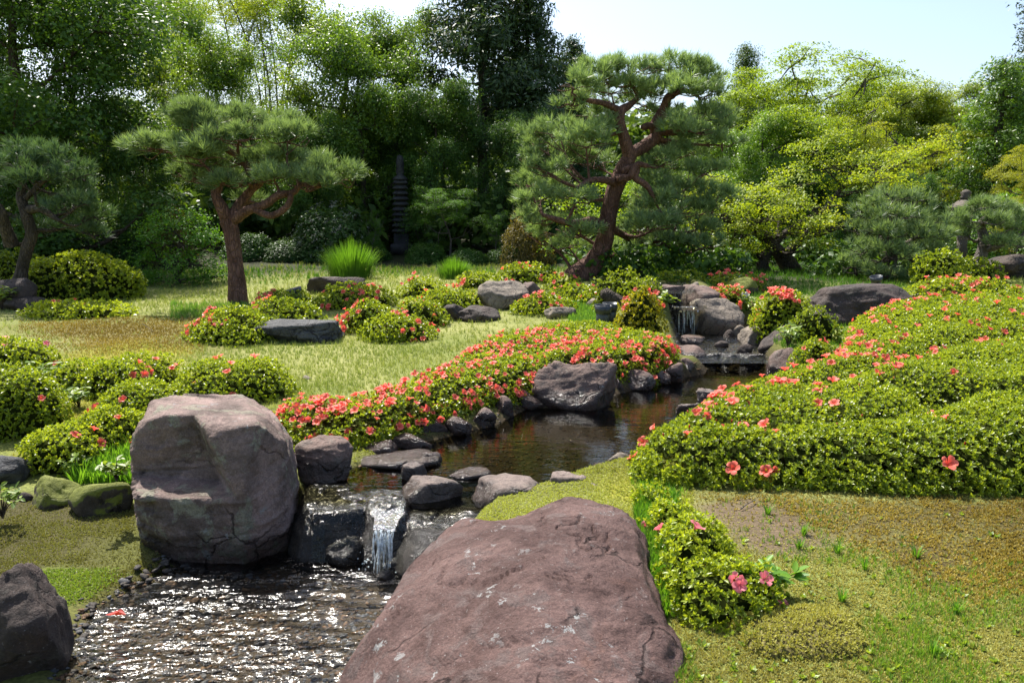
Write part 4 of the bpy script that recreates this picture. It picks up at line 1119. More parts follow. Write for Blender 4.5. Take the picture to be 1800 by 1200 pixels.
# left bank, the coral ribbon
carpet([(478,766),(520,776),(600,780),(670,772),(740,754),(800,738),(870,716),(930,700),(965,682),(1000,676),(1090,672),(1160,662),(1192,646),(1180,632),(1080,624),(960,620),(870,628),(815,650),(768,682),(695,716),(600,736),(520,738),(478,744)], .25,
  [('coral-flowered azalea at the near end of the left bank', lambda px, py: px < 690, 170, lambda px, py, P: .3 + (py < 745)),
   ('coral-flowered azalea in the middle of the left bank ribbon', lambda px, py: px < 830, 150, lambda px, py, P: .6 + 0 * px),
   ('coral-flowered azalea hanging over the left shoulder of the purple bank boulder', lambda px, py: px < 965, 200, lambda px, py, P: .6 + 0 * px),
   ('densest coral azalea above the large purple bank boulder', lambda px, py: px > 0, 280, lambda px, py, P: .4 + .6 * (py > 596))],
  410, [([(690,700),(700,760)], .10, .25), ([(940,600),(960,690)], .12, .25)], soft=.24, leaf=.033, lump=.25, z0=-.04, fsize=.036)
bush([(930,1110,566,612,.7)], 'plain green azalea strip behind the densest coral one', 413, 8, p=2.4)
# left foreground
bush([(316,524,630,716,.85)], 'rounded green azalea right behind the tall boulder', 420, 9, lump=.2, leaf=.036, p=2.2, mat='azalea', tint=.12)
bush([(190,320,622,690,.9),(80,230,632,700,.9),(150,270,634,705,.9)], 'twin azalea mound left of the rounded one, a cluster of coral on its corner', 421, 16, lump=.22, mat='azalea', tint=.12)
bush([(-50,96,596,660,.8)], 'azalea with small pink blossoms at the left edge of the lawn', 422, 16, 'pink', mat='azalea', tint=.1)
bush([(-70,110,642,775,.8)], 'dark azalea filling the left edge below the pink one', 423, 6, lump=.22, mat='azalea', tint=.05)
bush([(50,180,752,842,.9),(150,262,712,800,.9),(100,230,730,820,.9)], 'azalea on the mossy slope left of the tall boulder', 424, 5, lump=.22, mat='azalea', tint=.12)
bush([(170,330,668,745,.8)], 'yellow-green azalea just above the tall boulder', 425, 4, lump=.22, tint=.08)
# island on the slope
ISL = [((330,500,540,606),22,'azalea at the lower left of the slope, left of the long blue-grey boulder'),((430,570,526,575),14,'azalea below the left pine trunk'),((358,492,568,610),14,'lowest azalea left of the blue-grey boulder'),
 ((598,706,530,592),26,'azalea with coral left face right of the blue-grey boulder'),((636,768,552,604),14,'pale azalea at the edge of the lawn on the slope'),((688,788,524,576),14,'azalea left of the split dark stone'),
 ((552,700,500,545),22,'azalea behind the leaning spotlight'),((700,788,488,525),8,'azalea under the gap between the grass tussocks'),((738,856,508,548),8,'azalea behind the split dark stone'),
 ((452,560,510,545),22,'azalea touching the left pine trunk'),((800,886,478,508),10,'azalea left of the pale cracked boulder'),((868,980,462,500),12,'highest azalea on the slope above the pale boulder'),
 ((898,1014,518,558),22,'azalea in front of the pale cracked boulder'),((955,1062,498,536),14,'azalea near the leaning pine base'),((955,1020,482,515),8,'small azalea at the leaning pine root'),
 ((1010,1066,512,540),10,'small coral azalea left of the stump'),((640,740,578,604),8,'front-most pale azalea tuft on the slope')]
for k, (bx, nf, lab) in enumerate(ISL): bush([bx + (.8,)], lab, 430 + k, nf, p=2.0, group='azaleas on the slope', dens=.9, lump=.2)
# upstream
bush([(1236,1310,506,536,.8)], 'low orange-flowered azalea on top of the waterfall boulder', 460, 40, p=2.2, patch=.0)
bush([(1322,1424,508,582,.8)], 'red-speckled azalea left of the huge dark boulder', 461, 60, 'coral', p=2.2, patch=.05, front=.3, ftop=.2)
bush([(1240,1345,482,512,.7)], 'orange-flowered azalea hedge left of the maple trunk', 462, 30, p=2.4)
bush([(1385,1472,540,606,.8)], 'dark flowerless shrub in front of the huge dark boulder', 463, 0, mat='azalea_dark', dens=.7, name='shrub', cat='shrub', group=None)
bush([(1078,1168,520,608,.8)], 'loose bronze-tipped shrub left of the far waterfall', 464, 14, mat='azalea_dark', dens=.7, lump=.3, tint=.15, name='shrub', cat='shrub', group=None, color=(1.3, 1.0, .8, 1))
bush([(1040,1128,480,545,.8),(1100,1160,490,530,.8)], 'glossy shrub at the foot of the leaning pine', 465, 0, mat='azalea_dark', dens=.8, lump=.3, tint=.15, name='shrub', cat='shrub', group=None)
bush([(1150,1240,478,510,.6)], 'dark low shrub above the far falls', 466, 0, mat='azalea_dark', dens=.8, name='shrub', cat='shrub', group=None)
bush([(40,250,452,532,.6),(130,248,458,528,.7)], 'broad yellow-green shrub under the far left pine', 470, 0, tint=.1, lump=.25, name='shrub', cat='shrub', group=None)
bush([(-60,80,440,525,.6)], 'dull green shrub at the left edge behind the dark boulder', 471, 0, mat='azalea_dark', name='shrub', cat='shrub', group=None)
bush([(40,236,530,562,.5)], 'flat pale groundcover patch left of the brown moss', 472, 6, tint=.4, name='groundcover_patch', cat='groundcover', group=None)
bush([(1600,1700,440,510,.7),(1650,1760,455,500,.7)], 'yellow-green shrub below the stone lantern', 473, 0, name='shrub', cat='shrub', group=None)
#PART4
# ------------------------------------------------------------------ pines
def tuft(rng, n=21, w=.036, spread=70):
    V, F, T = [], [], []
    for k in range(n):
        e = math.radians(rng.uniform(4, spread)); a = rng.uniform(0, 6.28); l = rng.uniform(.75, 1.05)
        d = np.array([math.sin(e) * math.cos(a), math.sin(e) * math.sin(a), math.cos(e)])
        s = np.cross(d, rng.normal(size=3)); s /= np.linalg.norm(s)
        b0_ = d * .05 + np.array([0, 0, rng.uniform(-.35, 0)])
        i = len(V); V += [b0_ - s * w, b0_ + s * w, b0_ + d * l]; F.append([i, i + 1, i + 2]); t = rng.uniform(-.1, .1); T += [t, t, t + .35]
    return np.array(V), np.array(F), np.array(T)
_tr = np.random.default_rng(5)
TUFTS = [tuft(_tr) for _ in range(4)]
def spray(rng, n=18, size=.26):
    """flat fan of small leaves, as on maple twigs"""
    V, F, T, c = [], [], [], 0
    for k in range(n):
        v, f = leaf_tpl(size * rng.uniform(.7, 1.2), size * .36, six=False)
        a = rng.uniform(0, 6.28); e = rng.normal(-.25, .35); r = rng.normal(0, .4)
        m_ = np.array(Matrix.Rotation(a, 3, 'Z') @ Matrix.Rotation(e, 3, 'Y') @ Matrix.Rotation(r, 3, 'X'))
        q = np.array([rng.normal(0, .5), rng.normal(0, .5), rng.normal(0, .09)])
        V.append(v @ m_.T + q); F.append(f + c); c += len(v); T.append(np.full(len(v), rng.uniform(-.15, .2)))
    return np.vstack(V), np.vstack(F), np.concatenate(T)
SPRAYS = [spray(_tr) for _ in range(4)]
def clump(rng, n=30, size=.30, w=.27, flat=.8):
    """ball of leaves, outer ones facing outwards and up"""
    V, F, T, c = [], [], [], 0
    for k in range(n):
        d = rng.normal(size=3); d /= np.linalg.norm(d); q = d * rng.uniform(.45, 1) * np.array([1, 1, flat])
        v, f = leaf_tpl(size * rng.uniform(.7, 1.2), size * w, six=False); v = v - np.array([size * .4, 0, 0])
        nn = d * .6 + np.array([0, 0, .6]) + rng.normal(0, .5, 3)
        v = v @ frames(nn[None], rng=rng)[0].T
        V.append(v + q); F.append(f + c); c += len(v); T.append(np.full(len(v), rng.uniform(-.2, .2) + .15 * d[2]))
    return np.vstack(V), np.vstack(F), np.concatenate(T)
CLUMPS = [clump(_tr) for _ in range(4)]
FINGERS = [clump(_tr, 24, .40, .14, .55) for _ in range(4)]
CLUMPS_LO = [clump(_tr, 13, .55, .32) for _ in range(4)]

def put(acc, tpl, P, ax, S, tips, rng):
    which = rng.integers(0, len(tpl), len(P))
    for j, (tv, tf, tt) in enumerate(tpl):
        s = which == j
        if s.any(): acc.add(*stamp(tv, tf, frames(ax[s], rng=rng), P[s], S[s], tt, tips[s]))

def pad_points(c, rx, ry, rz, n, rng, low=-.25):
    d = rng.normal(size=(n * 3, 3)); d /= np.linalg.norm(d, axis=1, keepdims=True); d = d[d[:, 2] > low][:n]
    r = rng.uniform(.35, 1, len(d))**.45
    return c + d * r[:, None] * np.array([rx, ry, rz]), d

def garden_tree(name, label, cat, Y, base, skel, pads, seed, tpl, leafmat, bark, size, spacing, up=.8, low=-.25, group=None, color=None, ydep=.8, flat_=.6, full=1.45):
    """skel: list of [(px,py,dy,radius_px)...]; pads: (px,py,halfw,halfh,dy)"""
    rng = np.random.default_rng(seed)
    g = PD(base[0], base[1], Y); g[2] = tz(g[0], g[1]) ; s = proj(g)[2] / FOC
    root = empty(name, g, label, cat, group)
    wood = Wood(); nodes = []; nr = []
    dz = g - PD(base[0], base[1], Y)
    for k, line in enumerate(skel):
        P = np.array([PD(a, b_, Y + d) for a, b_, d, r in line]) - g
        P = P + np.linspace(1, 0, len(P))[:, None] * (dz if k == 0 else 0)
        n = max(8, len(line) * 6); q = smooth_path(np.hstack([P, np.array([[l[3] * s] for l in line])]), n)
        q[:, :3] += .02 * s * 60 * np.stack([fbm(q[:, :3] * 2.2 + 9 * k + j, 2, seed + j) for j in range(3)], 1) * .35
        wood.add(q[:, :3], np.maximum(q[:, 3], .006), 12 if k == 0 else 9, .22, seed + k)
        nodes.append(q[:, :3]); nr.append(q[:, 3])
    ND = np.vstack(nodes); NR = np.concatenate(nr)
    acc = Acc()
    for (a, b_, hw, hh, dy) in pads:
        c = PD(a, b_, Y + dy) - g
        sc_ = (Y + dy) / FOC
        rx, rz = hw * sc_, hh * sc_; ry = max(rx * ydep, rz)
        low_c = c - np.array([0, 0, rz * .35])
        dist = np.linalg.norm(ND - low_c, axis=1) + np.maximum(0, ND[:, 2] - low_c[2]) * .7
        i = int(dist.argmin()); p0 = ND[i]
        mid = (p0 + low_c) / 2 + np.array([0, 0, -.05]) + rng.normal(0, .06, 3)
        pth = smooth_path([p0, mid, low_c], 8); rr = np.linspace(min(max(NR[i] * .6, .025), .05), .014, 8)
        wood.add(pth, rr, 6, .2, seed)
        for t in range(7):
            an = t * .9 + rng.normal(0, .2); e = low_c + np.array([math.cos(an) * rx * .75, math.sin(an) * ry * .75, rz * rng.uniform(.0, .5)])
            st = pth[5] if t % 2 else low_c
            wood.add(smooth_path([st, (st + e) / 2 + rng.normal(0, .05, 3) - [0, 0, .03], e], 6), np.linspace(.014, .005, 6), 5, .1, seed)
        n = int(full * (rx * ry + .5 * rx * rz + .5 * ry * rz) * 2 / spacing**2)
        sr = float(np.clip(.42 * math.sqrt(rx * ry), .13, .36)); n2 = max(8, int(2.2 * sr * sr * 2 / spacing**2)); m_ = max(5, int(n / n2))
        c2, d2 = pad_points(c, rx * .85, ry * .85, rz * .8, m_, rng, low)
        PP, dd = zip(*[pad_points(x_, sr * rng.uniform(.7, 1.25), sr * rng.uniform(.7, 1.25), min(sr, rz) * flat_, n2, rng, low) for x_ in c2])
        P = np.vstack(PP); d = np.vstack(dd) * .7 + np.repeat(d2[:len(PP)], [len(x_) for x_ in PP], 0) * .5
        P = P + rng.normal(0, spacing * .4, P.shape)
        ax = d * np.array([.8, .8, .4]) + np.array([0, 0, up]) + rng.normal(0, .25, P.shape)
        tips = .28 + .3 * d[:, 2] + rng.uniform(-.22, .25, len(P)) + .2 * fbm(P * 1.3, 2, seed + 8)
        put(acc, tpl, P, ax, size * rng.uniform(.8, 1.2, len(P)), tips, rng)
    link('trunk', wood.mesh('trunk', M[bark]), root)
    cr = link('crown', acc.mesh('crown', M[leafmat]), root, kind='stuff')
    if color: cr.color = color
    return root

PINES = 'trained garden pines'
garden_tree('pine_tree', 'trained red pine with twisting trunk standing alone on the left lawn', 'pine', hit(418, 535)[1], (418, 535),
  [[(419,540,0,20),(417,500,0,15.5),(412,450,0,13.5),(406,405,0,14),(400,388,0,14)],
   [(402,392,0,12),(390,366,-.1,10.5),(380,345,-.15,9),(384,325,-.1,8),(398,305,0,7)],
   [(402,388,0,10),(424,356,.1,8.5),(442,334,.15,7),(458,317,.1,6.5),(440,306,.05,6),(434,292,0,6),(420,276,0,6),(398,262,0,6),(384,246,.1,5),(368,230,.1,4),(350,215,.2,3)],
   [(408,388,0,10.5),(436,370,-.2,8.5),(466,360,-.35,7),(488,344,-.4,6),(516,338,-.3,5.5),(530,324,-.3,5),(558,328,-.4,3.5),(590,318,-.5,2.5)],
   [(448,368,-.3,6),(476,379,-.4,6),(500,367,-.45,5.5),(510,352,-.45,5),(512,338,-.4,4)],
   [(398,262,0,4.5),(370,248,-.1,3.5),(340,246,-.2,3)],[(384,246,.1,4),(392,222,.1,3),(420,205,.2,2)]],
  [(395,205,85,22,.1),(455,215,80,26,.3),(350,222,48,18,-.3),(505,242,52,20,-.2),(420,240,60,18,-.6),
   (300,262,75,18,.2),(350,275,70,18,-.5),(260,258,35,12,0),(430,280,75,20,.5),(500,285,70,20,.3),(570,300,62,22,0),(545,320,55,18,-.6),(600,315,32,18,.1),
   (370,312,50,16,.6),(330,300,40,14,.3),(420,318,45,14,-.3),(480,310,50,14,-.5),(440,350,35,10,.7)],
  501, TUFTS, 'needle', 'bark_red', .20, .105, group=PINES, full=1.2)
yr = hit(1030, 492)[1]
garden_tree('pine_tree', 'tall red pine leaning over the slope, largest of the trained pines', 'pine', yr, (1022, 497),
  [[(1008,500,0,26),(1044,466,0,18),(1063,425,0,15.5),(1070,380,0,14.5),(1080,335,0,14.5),(1094,300,0,14),(1106,278,0,12),(1112,262,0,10)],
   [(1106,276,0,13),(1098,245,-.1,10),(1090,215,-.15,8),(1092,195,-.1,8),(1108,184,0,6),(1120,170,.1,4),(1112,150,.1,3)],
   [(1108,272,0,11),(1134,256,.2,11),(1153,240,.3,11),(1150,222,.3,9),(1160,204,.3,9),(1170,182,.3,8),(1178,168,.3,7),(1200,160,.3,5),(1225,164,.3,3)],
   [(1092,195,-.1,6),(1062,182,-.3,5),(1030,176,-.4,4),(1005,166,-.5,3)],
   [(1064,398,-.1,9),(1040,388,-.4,7.5),(1012,394,-.6,6.5),(985,388,-.7,5),(955,378,-.8,3.5)],
   [(1080,322,-.2,7),(1062,316,-.5,6),(1035,318,-.6,4),(1015,330,-.7,3)],
   [(1098,302,-.2,9),(1118,296,-.4,7),(1116,312,-.5,6),(1135,325,-.5,5.5),(1148,345,-.5,3.5)],
   [(1085,315,-.25,8),(1108,310,-.5,6),(1120,290,-.5,6),(1138,292,-.5,4)],
   [(1152,222,.3,7),(1136,222,.1,6),(1130,224,0,5)],
   [(1072,400,0,7),(1110,420,.4,6),(1150,425,.5,5),(1190,438,.5,4),(1212,445,.5,3)]],
  [(1060,135,70,22,.2),(1120,120,60,18,0),(1175,120,70,20,.4),(1215,140,60,20,.6),(1010,150,45,18,-.5),(1075,158,60,18,.1),(1190,158,80,18,0),(1240,165,35,14,.3),(1000,178,28,12,-.4),
   (1250,205,60,18,.3),(1215,225,55,18,-.2),(1275,222,30,14,.3),(1165,200,36,14,.5),
   (1040,225,50,20,-.2),(985,235,62,22,-.3),(1030,250,60,24,-.8),(945,250,34,16,0),(1000,275,66,24,.3),(960,295,45,18,-.5),(1050,285,40,20,.8),
   (1200,245,40,18,.6),(1160,285,50,22,.2),(1200,270,50,20,.6),(1150,278,46,16,.6),
   (950,345,40,20,-.4),(985,330,50,20,.5),(1010,350,40,18,-.8),
   (950,385,42,20,-.5),(985,400,50,20,.2),(1020,410,40,18,-.6),(945,410,30,14,.3),(1000,430,40,14,.4),
   (1150,330,60,26,.2),(1200,335,55,24,.5),(1180,365,65,26,-.3),(1150,372,45,22,.6),(1230,370,40,22,.3),(1150,395,60,22,-.4),(1210,400,55,20,.2),(1125,402,36,16,.7),(1170,425,55,16,.2),(1135,352,40,20,.5),(930,275,26,14,-.2),(925,320,26,14,.2),(925,360,26,14,-.2),(1040,200,50,18,.4),(1130,180,50,18,.6),(1270,250,36,14,.2),(1240,300,46,18,.2),(1260,345,36,18,.2),(1080,440,46,14,.3),(1240,430,36,14,.1)],
  502, TUFTS, 'needle', 'bark_red', .19, .118, group=PINES, full=1.5, color=(1.12, 1.12, 1.12, 1))
garden_tree('pine_tree', 'shaded grey-barked pine at the far left edge', 'pine', 15.5, (22, 450),
  [[(22,455,0,19),(30,415,0,12),(42,382,0,10),(52,368,0,9),(44,350,0,9),(36,332,.1,8),(42,318,.1,5)],[(20,430,0,12),(8,395,-.2,9),(0,370,-.3,8),(-20,340,-.3,6)],
   [(52,368,0,8),(72,368,-.3,6),(90,378,-.4,5),(104,388,-.5,3)],[(44,350,0,5),(75,320,.1,4),(95,312,.1,3)]],
  [(60,272,50,18,.2),(110,282,50,18,0),(30,290,50,20,-.4),(140,305,36,20,-.2),(90,305,50,16,.5),(60,320,45,16,-.5),(150,335,30,20,0),(110,335,45,16,.3),(130,360,42,18,-.4),(165,375,22,14,0),(90,360,40,14,.6),(-20,310,50,30,0),(120,395,50,16,.2),(160,410,28,12,0),(70,400,40,16,.8)],
  503, TUFTS, 'needle_dark', 'bark_dark', .19, .12, group=PINES, color=(.75, .85, .9, 1))  # tint dims the needles further to paint the pine's shade
garden_tree('pine_tree', 'low rounded pine just behind the huge dark boulder', 'pine', 17.0, (1562, 500),
  [[(1560,505,0,14),(1562,475,0,12),(1566,445,0,10),(1552,410,-.1,8),(1558,385,-.1,6),(1576,362,0,4)],[(1564,450,0,7),(1600,425,.1,5),(1630,405,.2,3)],[(1562,470,0,6),(1530,460,-.3,4),(1505,470,-.3,3)],[(1576,380,0,5),(1570,350,0,3),(1555,340,0,2)]],
  [(1570,348,45,14,0),(1605,352,35,12,.3),(1530,368,35,14,-.2),(1580,378,50,16,-.5),(1635,385,40,16,.1),(1520,400,45,16,.2),(1560,408,45,16,-.6),(1610,412,50,18,-.3),(1655,415,30,16,.2),(1510,435,40,16,-.3),(1560,445,50,18,-.6),(1620,445,55,20,0),(1660,450,30,16,.3),(1500,465,35,14,-.2),(1545,478,45,14,-.5),(1605,470,45,16,.3)],
  504, TUFTS, 'needle', 'bark_dark', .18, .12, group=PINES)
garden_tree('pine_tree', 'small pine with a pale curved trunk at the right edge', 'pine', 17.5, (1702, 482),
  [[(1700,486,0,13),(1714,460,0,11),(1726,440,0,10),(1730,415,0,9),(1724,395,0,7),(1735,380,0,5)],[(1728,440,0,6),(1750,435,-.2,5),(1775,425,-.3,3)]],
  [(1720,362,50,14,0),(1760,372,35,12,.2),(1690,378,30,12,-.2),(1725,388,50,12,-.4),(1780,380,40,16,.5),(1700,410,32,12,-.2),(1760,405,40,14,-.2),(1800,400,30,26,0),(1745,428,36,12,-.4),(1790,430,30,16,.2)],
  505, TUFTS, 'needle', 'bark_grey', .17, .115, group=PINES)

# ------------------------------------------------------------------ maples in the garden
MP = [(1220,345,40,14,0),(1262,330,55,14,.6),(1320,345,70,16,0),(1390,322,70,18,.4),(1270,372,60,15,-.6),(1345,378,80,16,-.8),(1430,360,80,18,-.4),(1500,330,75,18,.2),(1245,405,45,14,-.6),
      (1305,408,60,14,-.9),(1385,405,70,14,-1),(1460,395,60,16,-.8),(1520,365,55,16,0),(1570,340,50,14,.5),(1450,290,60,20,.8),(1500,285,60,16,1),(1430,262,36,18,1.2),(1470,250,34,14,1.4),(1560,290,60,16,1.2),(1610,275,55,14,1.5),
      (1235,435,36,12,-.8),(1280,430,34,10,-.5),(1330,440,40,10,-.3),(1420,432,50,12,-.9),(1550,395,40,14,.3),(1650,262,36,10,1.5),(1370,350,60,14,.9),(1540,315,50,14,-.3)]
garden_tree('maple_tree', 'spreading bright green maple with two dark trunks above the stream', 'maple', 19.5, (1372, 492),
  [[(1395,500,.3,20),(1380,470,.2,15),(1362,445,0,12),(1340,420,-.2,9),(1310,400,-.4,6),(1270,385,-.5,4)],[(1355,500,-.2,14),(1340,470,-.2,11),(1348,445,-.1,9),(1375,415,.1,7),(1410,390,.2,5),(1450,370,0,4)],
   [(1372,455,.1,9),(1410,420,.3,7),(1450,370,.6,6),(1480,330,.8,4),(1500,300,1,3)],[(1410,420,.3,6),(1470,400,.4,5),(1530,370,.4,3)],[(1362,445,0,7),(1370,400,.3,5),(1380,350,.4,4)],[(1480,330,.8,4),(1550,300,1.2,3),(1610,280,1.4,2)]],
  MP, 511, SPRAYS, 'maple', 'bark_dark', .24, .23, up=1.2, low=-.2, group='garden maples', ydep=.7, flat_=.3)
garden_tree('maple_tree', 'young maple sprays behind the leaning pine trunk', 'maple', 19.5, (1060, 470),
  [[(1050,480,0,6),(1045,440,0,5),(1030,400,0,4),(1010,370,0,3)]],[(1000,360,45,12,0),(1040,390,50,14,.2),(1010,425,60,14,0),(1080,430,50,14,.4),(1100,390,50,16,.6),(1120,345,50,16,.8),(1050,340,50,14,.5)], 512, SPRAYS, 'maple', 'bark_dark', .24, .25, up=1.2, flat_=.3, group='garden maples', color=(.8, .95, .9, 1))
garden_tree('maple_tree', 'dark green maple shrub left of the pine trunk on the lawn', 'maple', 20, (315, 515),
  [[(315,520,0,5),(310,470,0,4),(320,420,0,3)],[(312,480,0,4),(350,440,0,2.5)],[(312,480,0,4),(275,450,0,2.5)]],[(300,395,50,16,0),(345,390,45,16,.3),(265,420,40,16,-.2),(320,425,60,18,-.4),(370,425,35,18,0),(285,455,50,18,-.2),(345,460,55,18,-.4),(310,490,60,16,-.3),(375,480,30,18,.2),(260,490,30,16,.2)], 513, SPRAYS, 'maple', 'bark_dark', .24, .24, up=.9, group='garden maples', color=(.42, .72, .9, 1), low=-.5)

# ------------------------------------------------------------------ tall grasses
def tussock(pxc, pyb, w_, h_, n, label, seed):
    r = np.random.default_rng(seed); g = hit(pxc, pyb); s = proj(g)[2] / FOC
    V, F, T = [], [], []
    for k in range(n):
        a = r.uniform(0, 6.28); rr = r.uniform(0, 1)**.6; b_ = np.array([math.cos(a) * rr * w_ * .62 * s, math.sin(a) * rr * w_ * .35 * s, -.03])
        lean = rr * r.uniform(.2, .75) + r.normal(0, .07); hh = h_ * s * r.uniform(.65, 1.08) * (1 - .22 * rr)
        d = np.array([math.cos(a), math.sin(a) * .8, 0]); sd = np.cross(d, [0, 0, 1]) * .0075 * r.uniform(.7, 1.2)
        i = len(V)
        for t in (0, .35, .65, .88, 1):
            p_ = b_ + d * lean * hh * (t**1.8) * .8 + np.array([0, 0, hh * (t - .28 * lean * t**3)])
            wd = (1 - t**2) + .08; V += [p_ - sd * wd, p_ + sd * wd]; T += [.2 + .5 * t + .1 * r.normal()] * 2
        F += [[i + 2 * j, i + 2 * j + 1, i + 2 * j + 3, i + 2 * j + 2] for j in range(4)]
    root = empty('grass_tussock', g, label, 'grass tussock', 'ornamental grass tussocks')
    link('blades', mesh_np('blades', np.array(V), np.array(F), M['lush'], False, {'tint': np.array(T)}), root, kind='stuff')
tussock(617, 490, 62, 75, 1500, 'large fountain of bright green ornamental grass behind the dark stone', 601)
tussock(798, 490, 45, 44, 1000, 'smaller tuft of bright ornamental grass right of the open mound', 602)

# ------------------------------------------------------------------ woodland prototypes
def grow(rng, h, spread, trunk_r, levels=2, first=.3, nlimb=9, up=.5):
    wood = Wood(); tips = []
    tr = smooth_path([[0, 0, -.3], [rng.normal(0, .15), rng.normal(0, .15), h * .35], [rng.normal(0, .35), rng.normal(0, .35), h * .7], [rng.normal(0, .4), rng.normal(0, .4), h * .93]], 14)
    wood.add(tr, np.linspace(trunk_r, trunk_r * .15, 14), 8, .2, 1); tips.append(tr[-1])
    for k in range(nlimb):
        t = first + (1 - first) * (k + rng.uniform(0, .8)) / nlimb; i = min(13, int(t * 13)); a = k * 2.4 + rng.normal(0, .3)
        ln = spread * (1 - .55 * max(0, t - .45)) * rng.uniform(.7, 1.05)
        d = np.array([math.cos(a), math.sin(a), up * rng.uniform(.4, 1.4)])
        e = tr[i] + d * ln; mid = tr[i] + d * ln * .5 + [0, 0, -.1 * ln] + rng.normal(0, .15, 3)
        p_ = smooth_path([tr[i], mid, e], 8); wood.add(p_, np.linspace(trunk_r * .45 * (1 - t * .5), .02, 8), 6, .2, k)
        tips.append(e)
        for j in range(5):
            q = p_[rng.integers(3, 8)]; d2 = rng.normal(size=3) * np.array([1, 1, .7]) + np.array([0, 0, .25]); d2 /= np.linalg.norm(d2)
            e2 = q + d2 * ln * rng.uniform(.25, .5); wood.add(smooth_path([q, (q + e2) / 2 + rng.normal(0, .08, 3), e2], 5), np.linspace(.04, .012, 5), 4, 0, j); tips.append(e2)
    return wood, np.array(tips)

def proto_broad(seed, h=9.0, spread=3.4, leafmat='broad', nper=30, cs=.44, tpl=None, first=.10, bark='bark_dark', nlimb=13, flat=.75, jit=.75):
    rng = np.random.default_rng(seed); wood, tips = grow(rng, h, spread, .2, first=first, nlimb=nlimb)
    a = Acc()
    for t in tips:
        n = int(nper * rng.uniform(.6, 1.2)); r = jit * rng.uniform(.7, 1.25)
        d = rng.normal(size=(n, 3)); d /= np.linalg.norm(d, axis=1, keepdims=True)
        P = t + d * (rng.random(n)**.75)[:, None] * r * 1.35 * np.array([1.2, 1.2, flat])
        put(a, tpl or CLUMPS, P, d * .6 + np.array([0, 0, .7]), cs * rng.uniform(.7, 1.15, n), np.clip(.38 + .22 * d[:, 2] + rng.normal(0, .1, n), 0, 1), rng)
    return wood.mesh('trunk', M[bark]), a.mesh('crown', M[leafmat])

def proto_conifer(seed, h=14, spread=3.2, leafmat='cedar', bark='bark_dark', first=.18, nl=44, droop=.15, cs=.5, top=.2):
    rng = np.random.default_rng(seed); wood = Wood(); a = Acc()
    wood.add(np.array([[0, 0, -.3], [.05, 0, h * .5], [0, .05, h]]), [.28, .17, .03], 9, .1, 2)
    for k in range(nl):
        t = first + (1 - first) * k / nl; z = h * t; ang = k * 2.4 + rng.normal(0, .35)
        ln = spread * (1 - (max(0, t - top) / (1 - top))**1.5 * .88) * rng.uniform(.55, 1.1)
        d = np.array([math.cos(ang), math.sin(ang), 0])
        pts = [np.array([0, 0, z]), d * ln * .5 + [0, 0, z - droop * ln * .3], d * ln + [0, 0, z - droop * ln * .2 + .12 * ln]]
        pth = smooth_path(pts, 7); wood.add(pth, np.linspace(.05, .012, 7), 5, .1, k)
        n = int(8 + 13 * ln)
        u = rng.uniform(.3, 1.05, n); q = smooth_path(pts, 40)[np.minimum(39, (u * 38).astype(int))]
        q = q + rng.normal(0, .16, (n, 3)) * np.array([1, 1, .6]) * (1 + ln * .4)
        put(a, FINGERS, q, np.array([0, 0, 1.]) + d * .5 + rng.normal(0, .3, (n, 3)), cs * rng.uniform(.65, 1.15, n), np.clip(rng.normal(.4, .15, n), 0, 1), rng)
    return wood.mesh('trunk', M[bark]), a.mesh('crown', M[leafmat])

def proto_maple(seed, h=6.0, spread=3.0, leafmat='maple', npad=34, bark='bark_grey', ps=1.0, size=.3):
    rng = np.random.default_rng(seed); wood, tips = grow(rng, h, spread, .13, first=.35, nlimb=9, up=.45)
    a = Acc()
    for t in tips[rng.permutation(len(tips))[:npad]]:
        n = int(34 * ps); d = rng.normal(size=(n, 3)); d /= np.linalg.norm(d, axis=1, keepdims=True); rr = rng.random(n)**.5
        P = t + d * rr[:, None] * np.array([.95, .95, .30]) - np.array([0, 0, .18]) * (rr**2)[:, None]
        put(a, SPRAYS, P, np.array([0, 0, 1.2]) + d * .4, size * rng.uniform(.7, 1.2, n), np.clip(rng.normal(.45, .15, n), 0, 1), rng)
    return wood.mesh('trunk', M[bark]), a.mesh('crown', M[leafmat])

def proto_bamboo(seed, h=11):
    rng = np.random.default_rng(seed); wood = Wood(); a = Acc()
    for k in range(9):
        x, y = rng.normal(0, .8, 2); lean = rng.normal(0, .9, 2); hh = h * rng.uniform(.8, 1.05)
        pth = smooth_path([[x, y, -.2], [x + lean[0] * .2, y + lean[1] * .2, hh * .6], [x + lean[0], y + lean[1], hh * .92], [x + lean[0] * 2, y + lean[1] * 2, hh * .95]], 20)
        wood.add(pth, np.linspace(.045, .008, 20), 5, 0, k)
        n = 170; i = rng.integers(5, 20, n); P = pth[i] + rng.normal(0, .42, (n, 3)) * np.array([1, 1, .7])
        put(a, FINGERS, P, rng.normal(0, .6, (n, 3)) + np.array([0, 0, .3]), .36 * rng.uniform(.6, 1.1, n), np.clip(rng.normal(.5, .15, n), 0, 1), rng)
    return wood.mesh('stems', M['bark_grey']), a.mesh('crown', M['broad_light'])

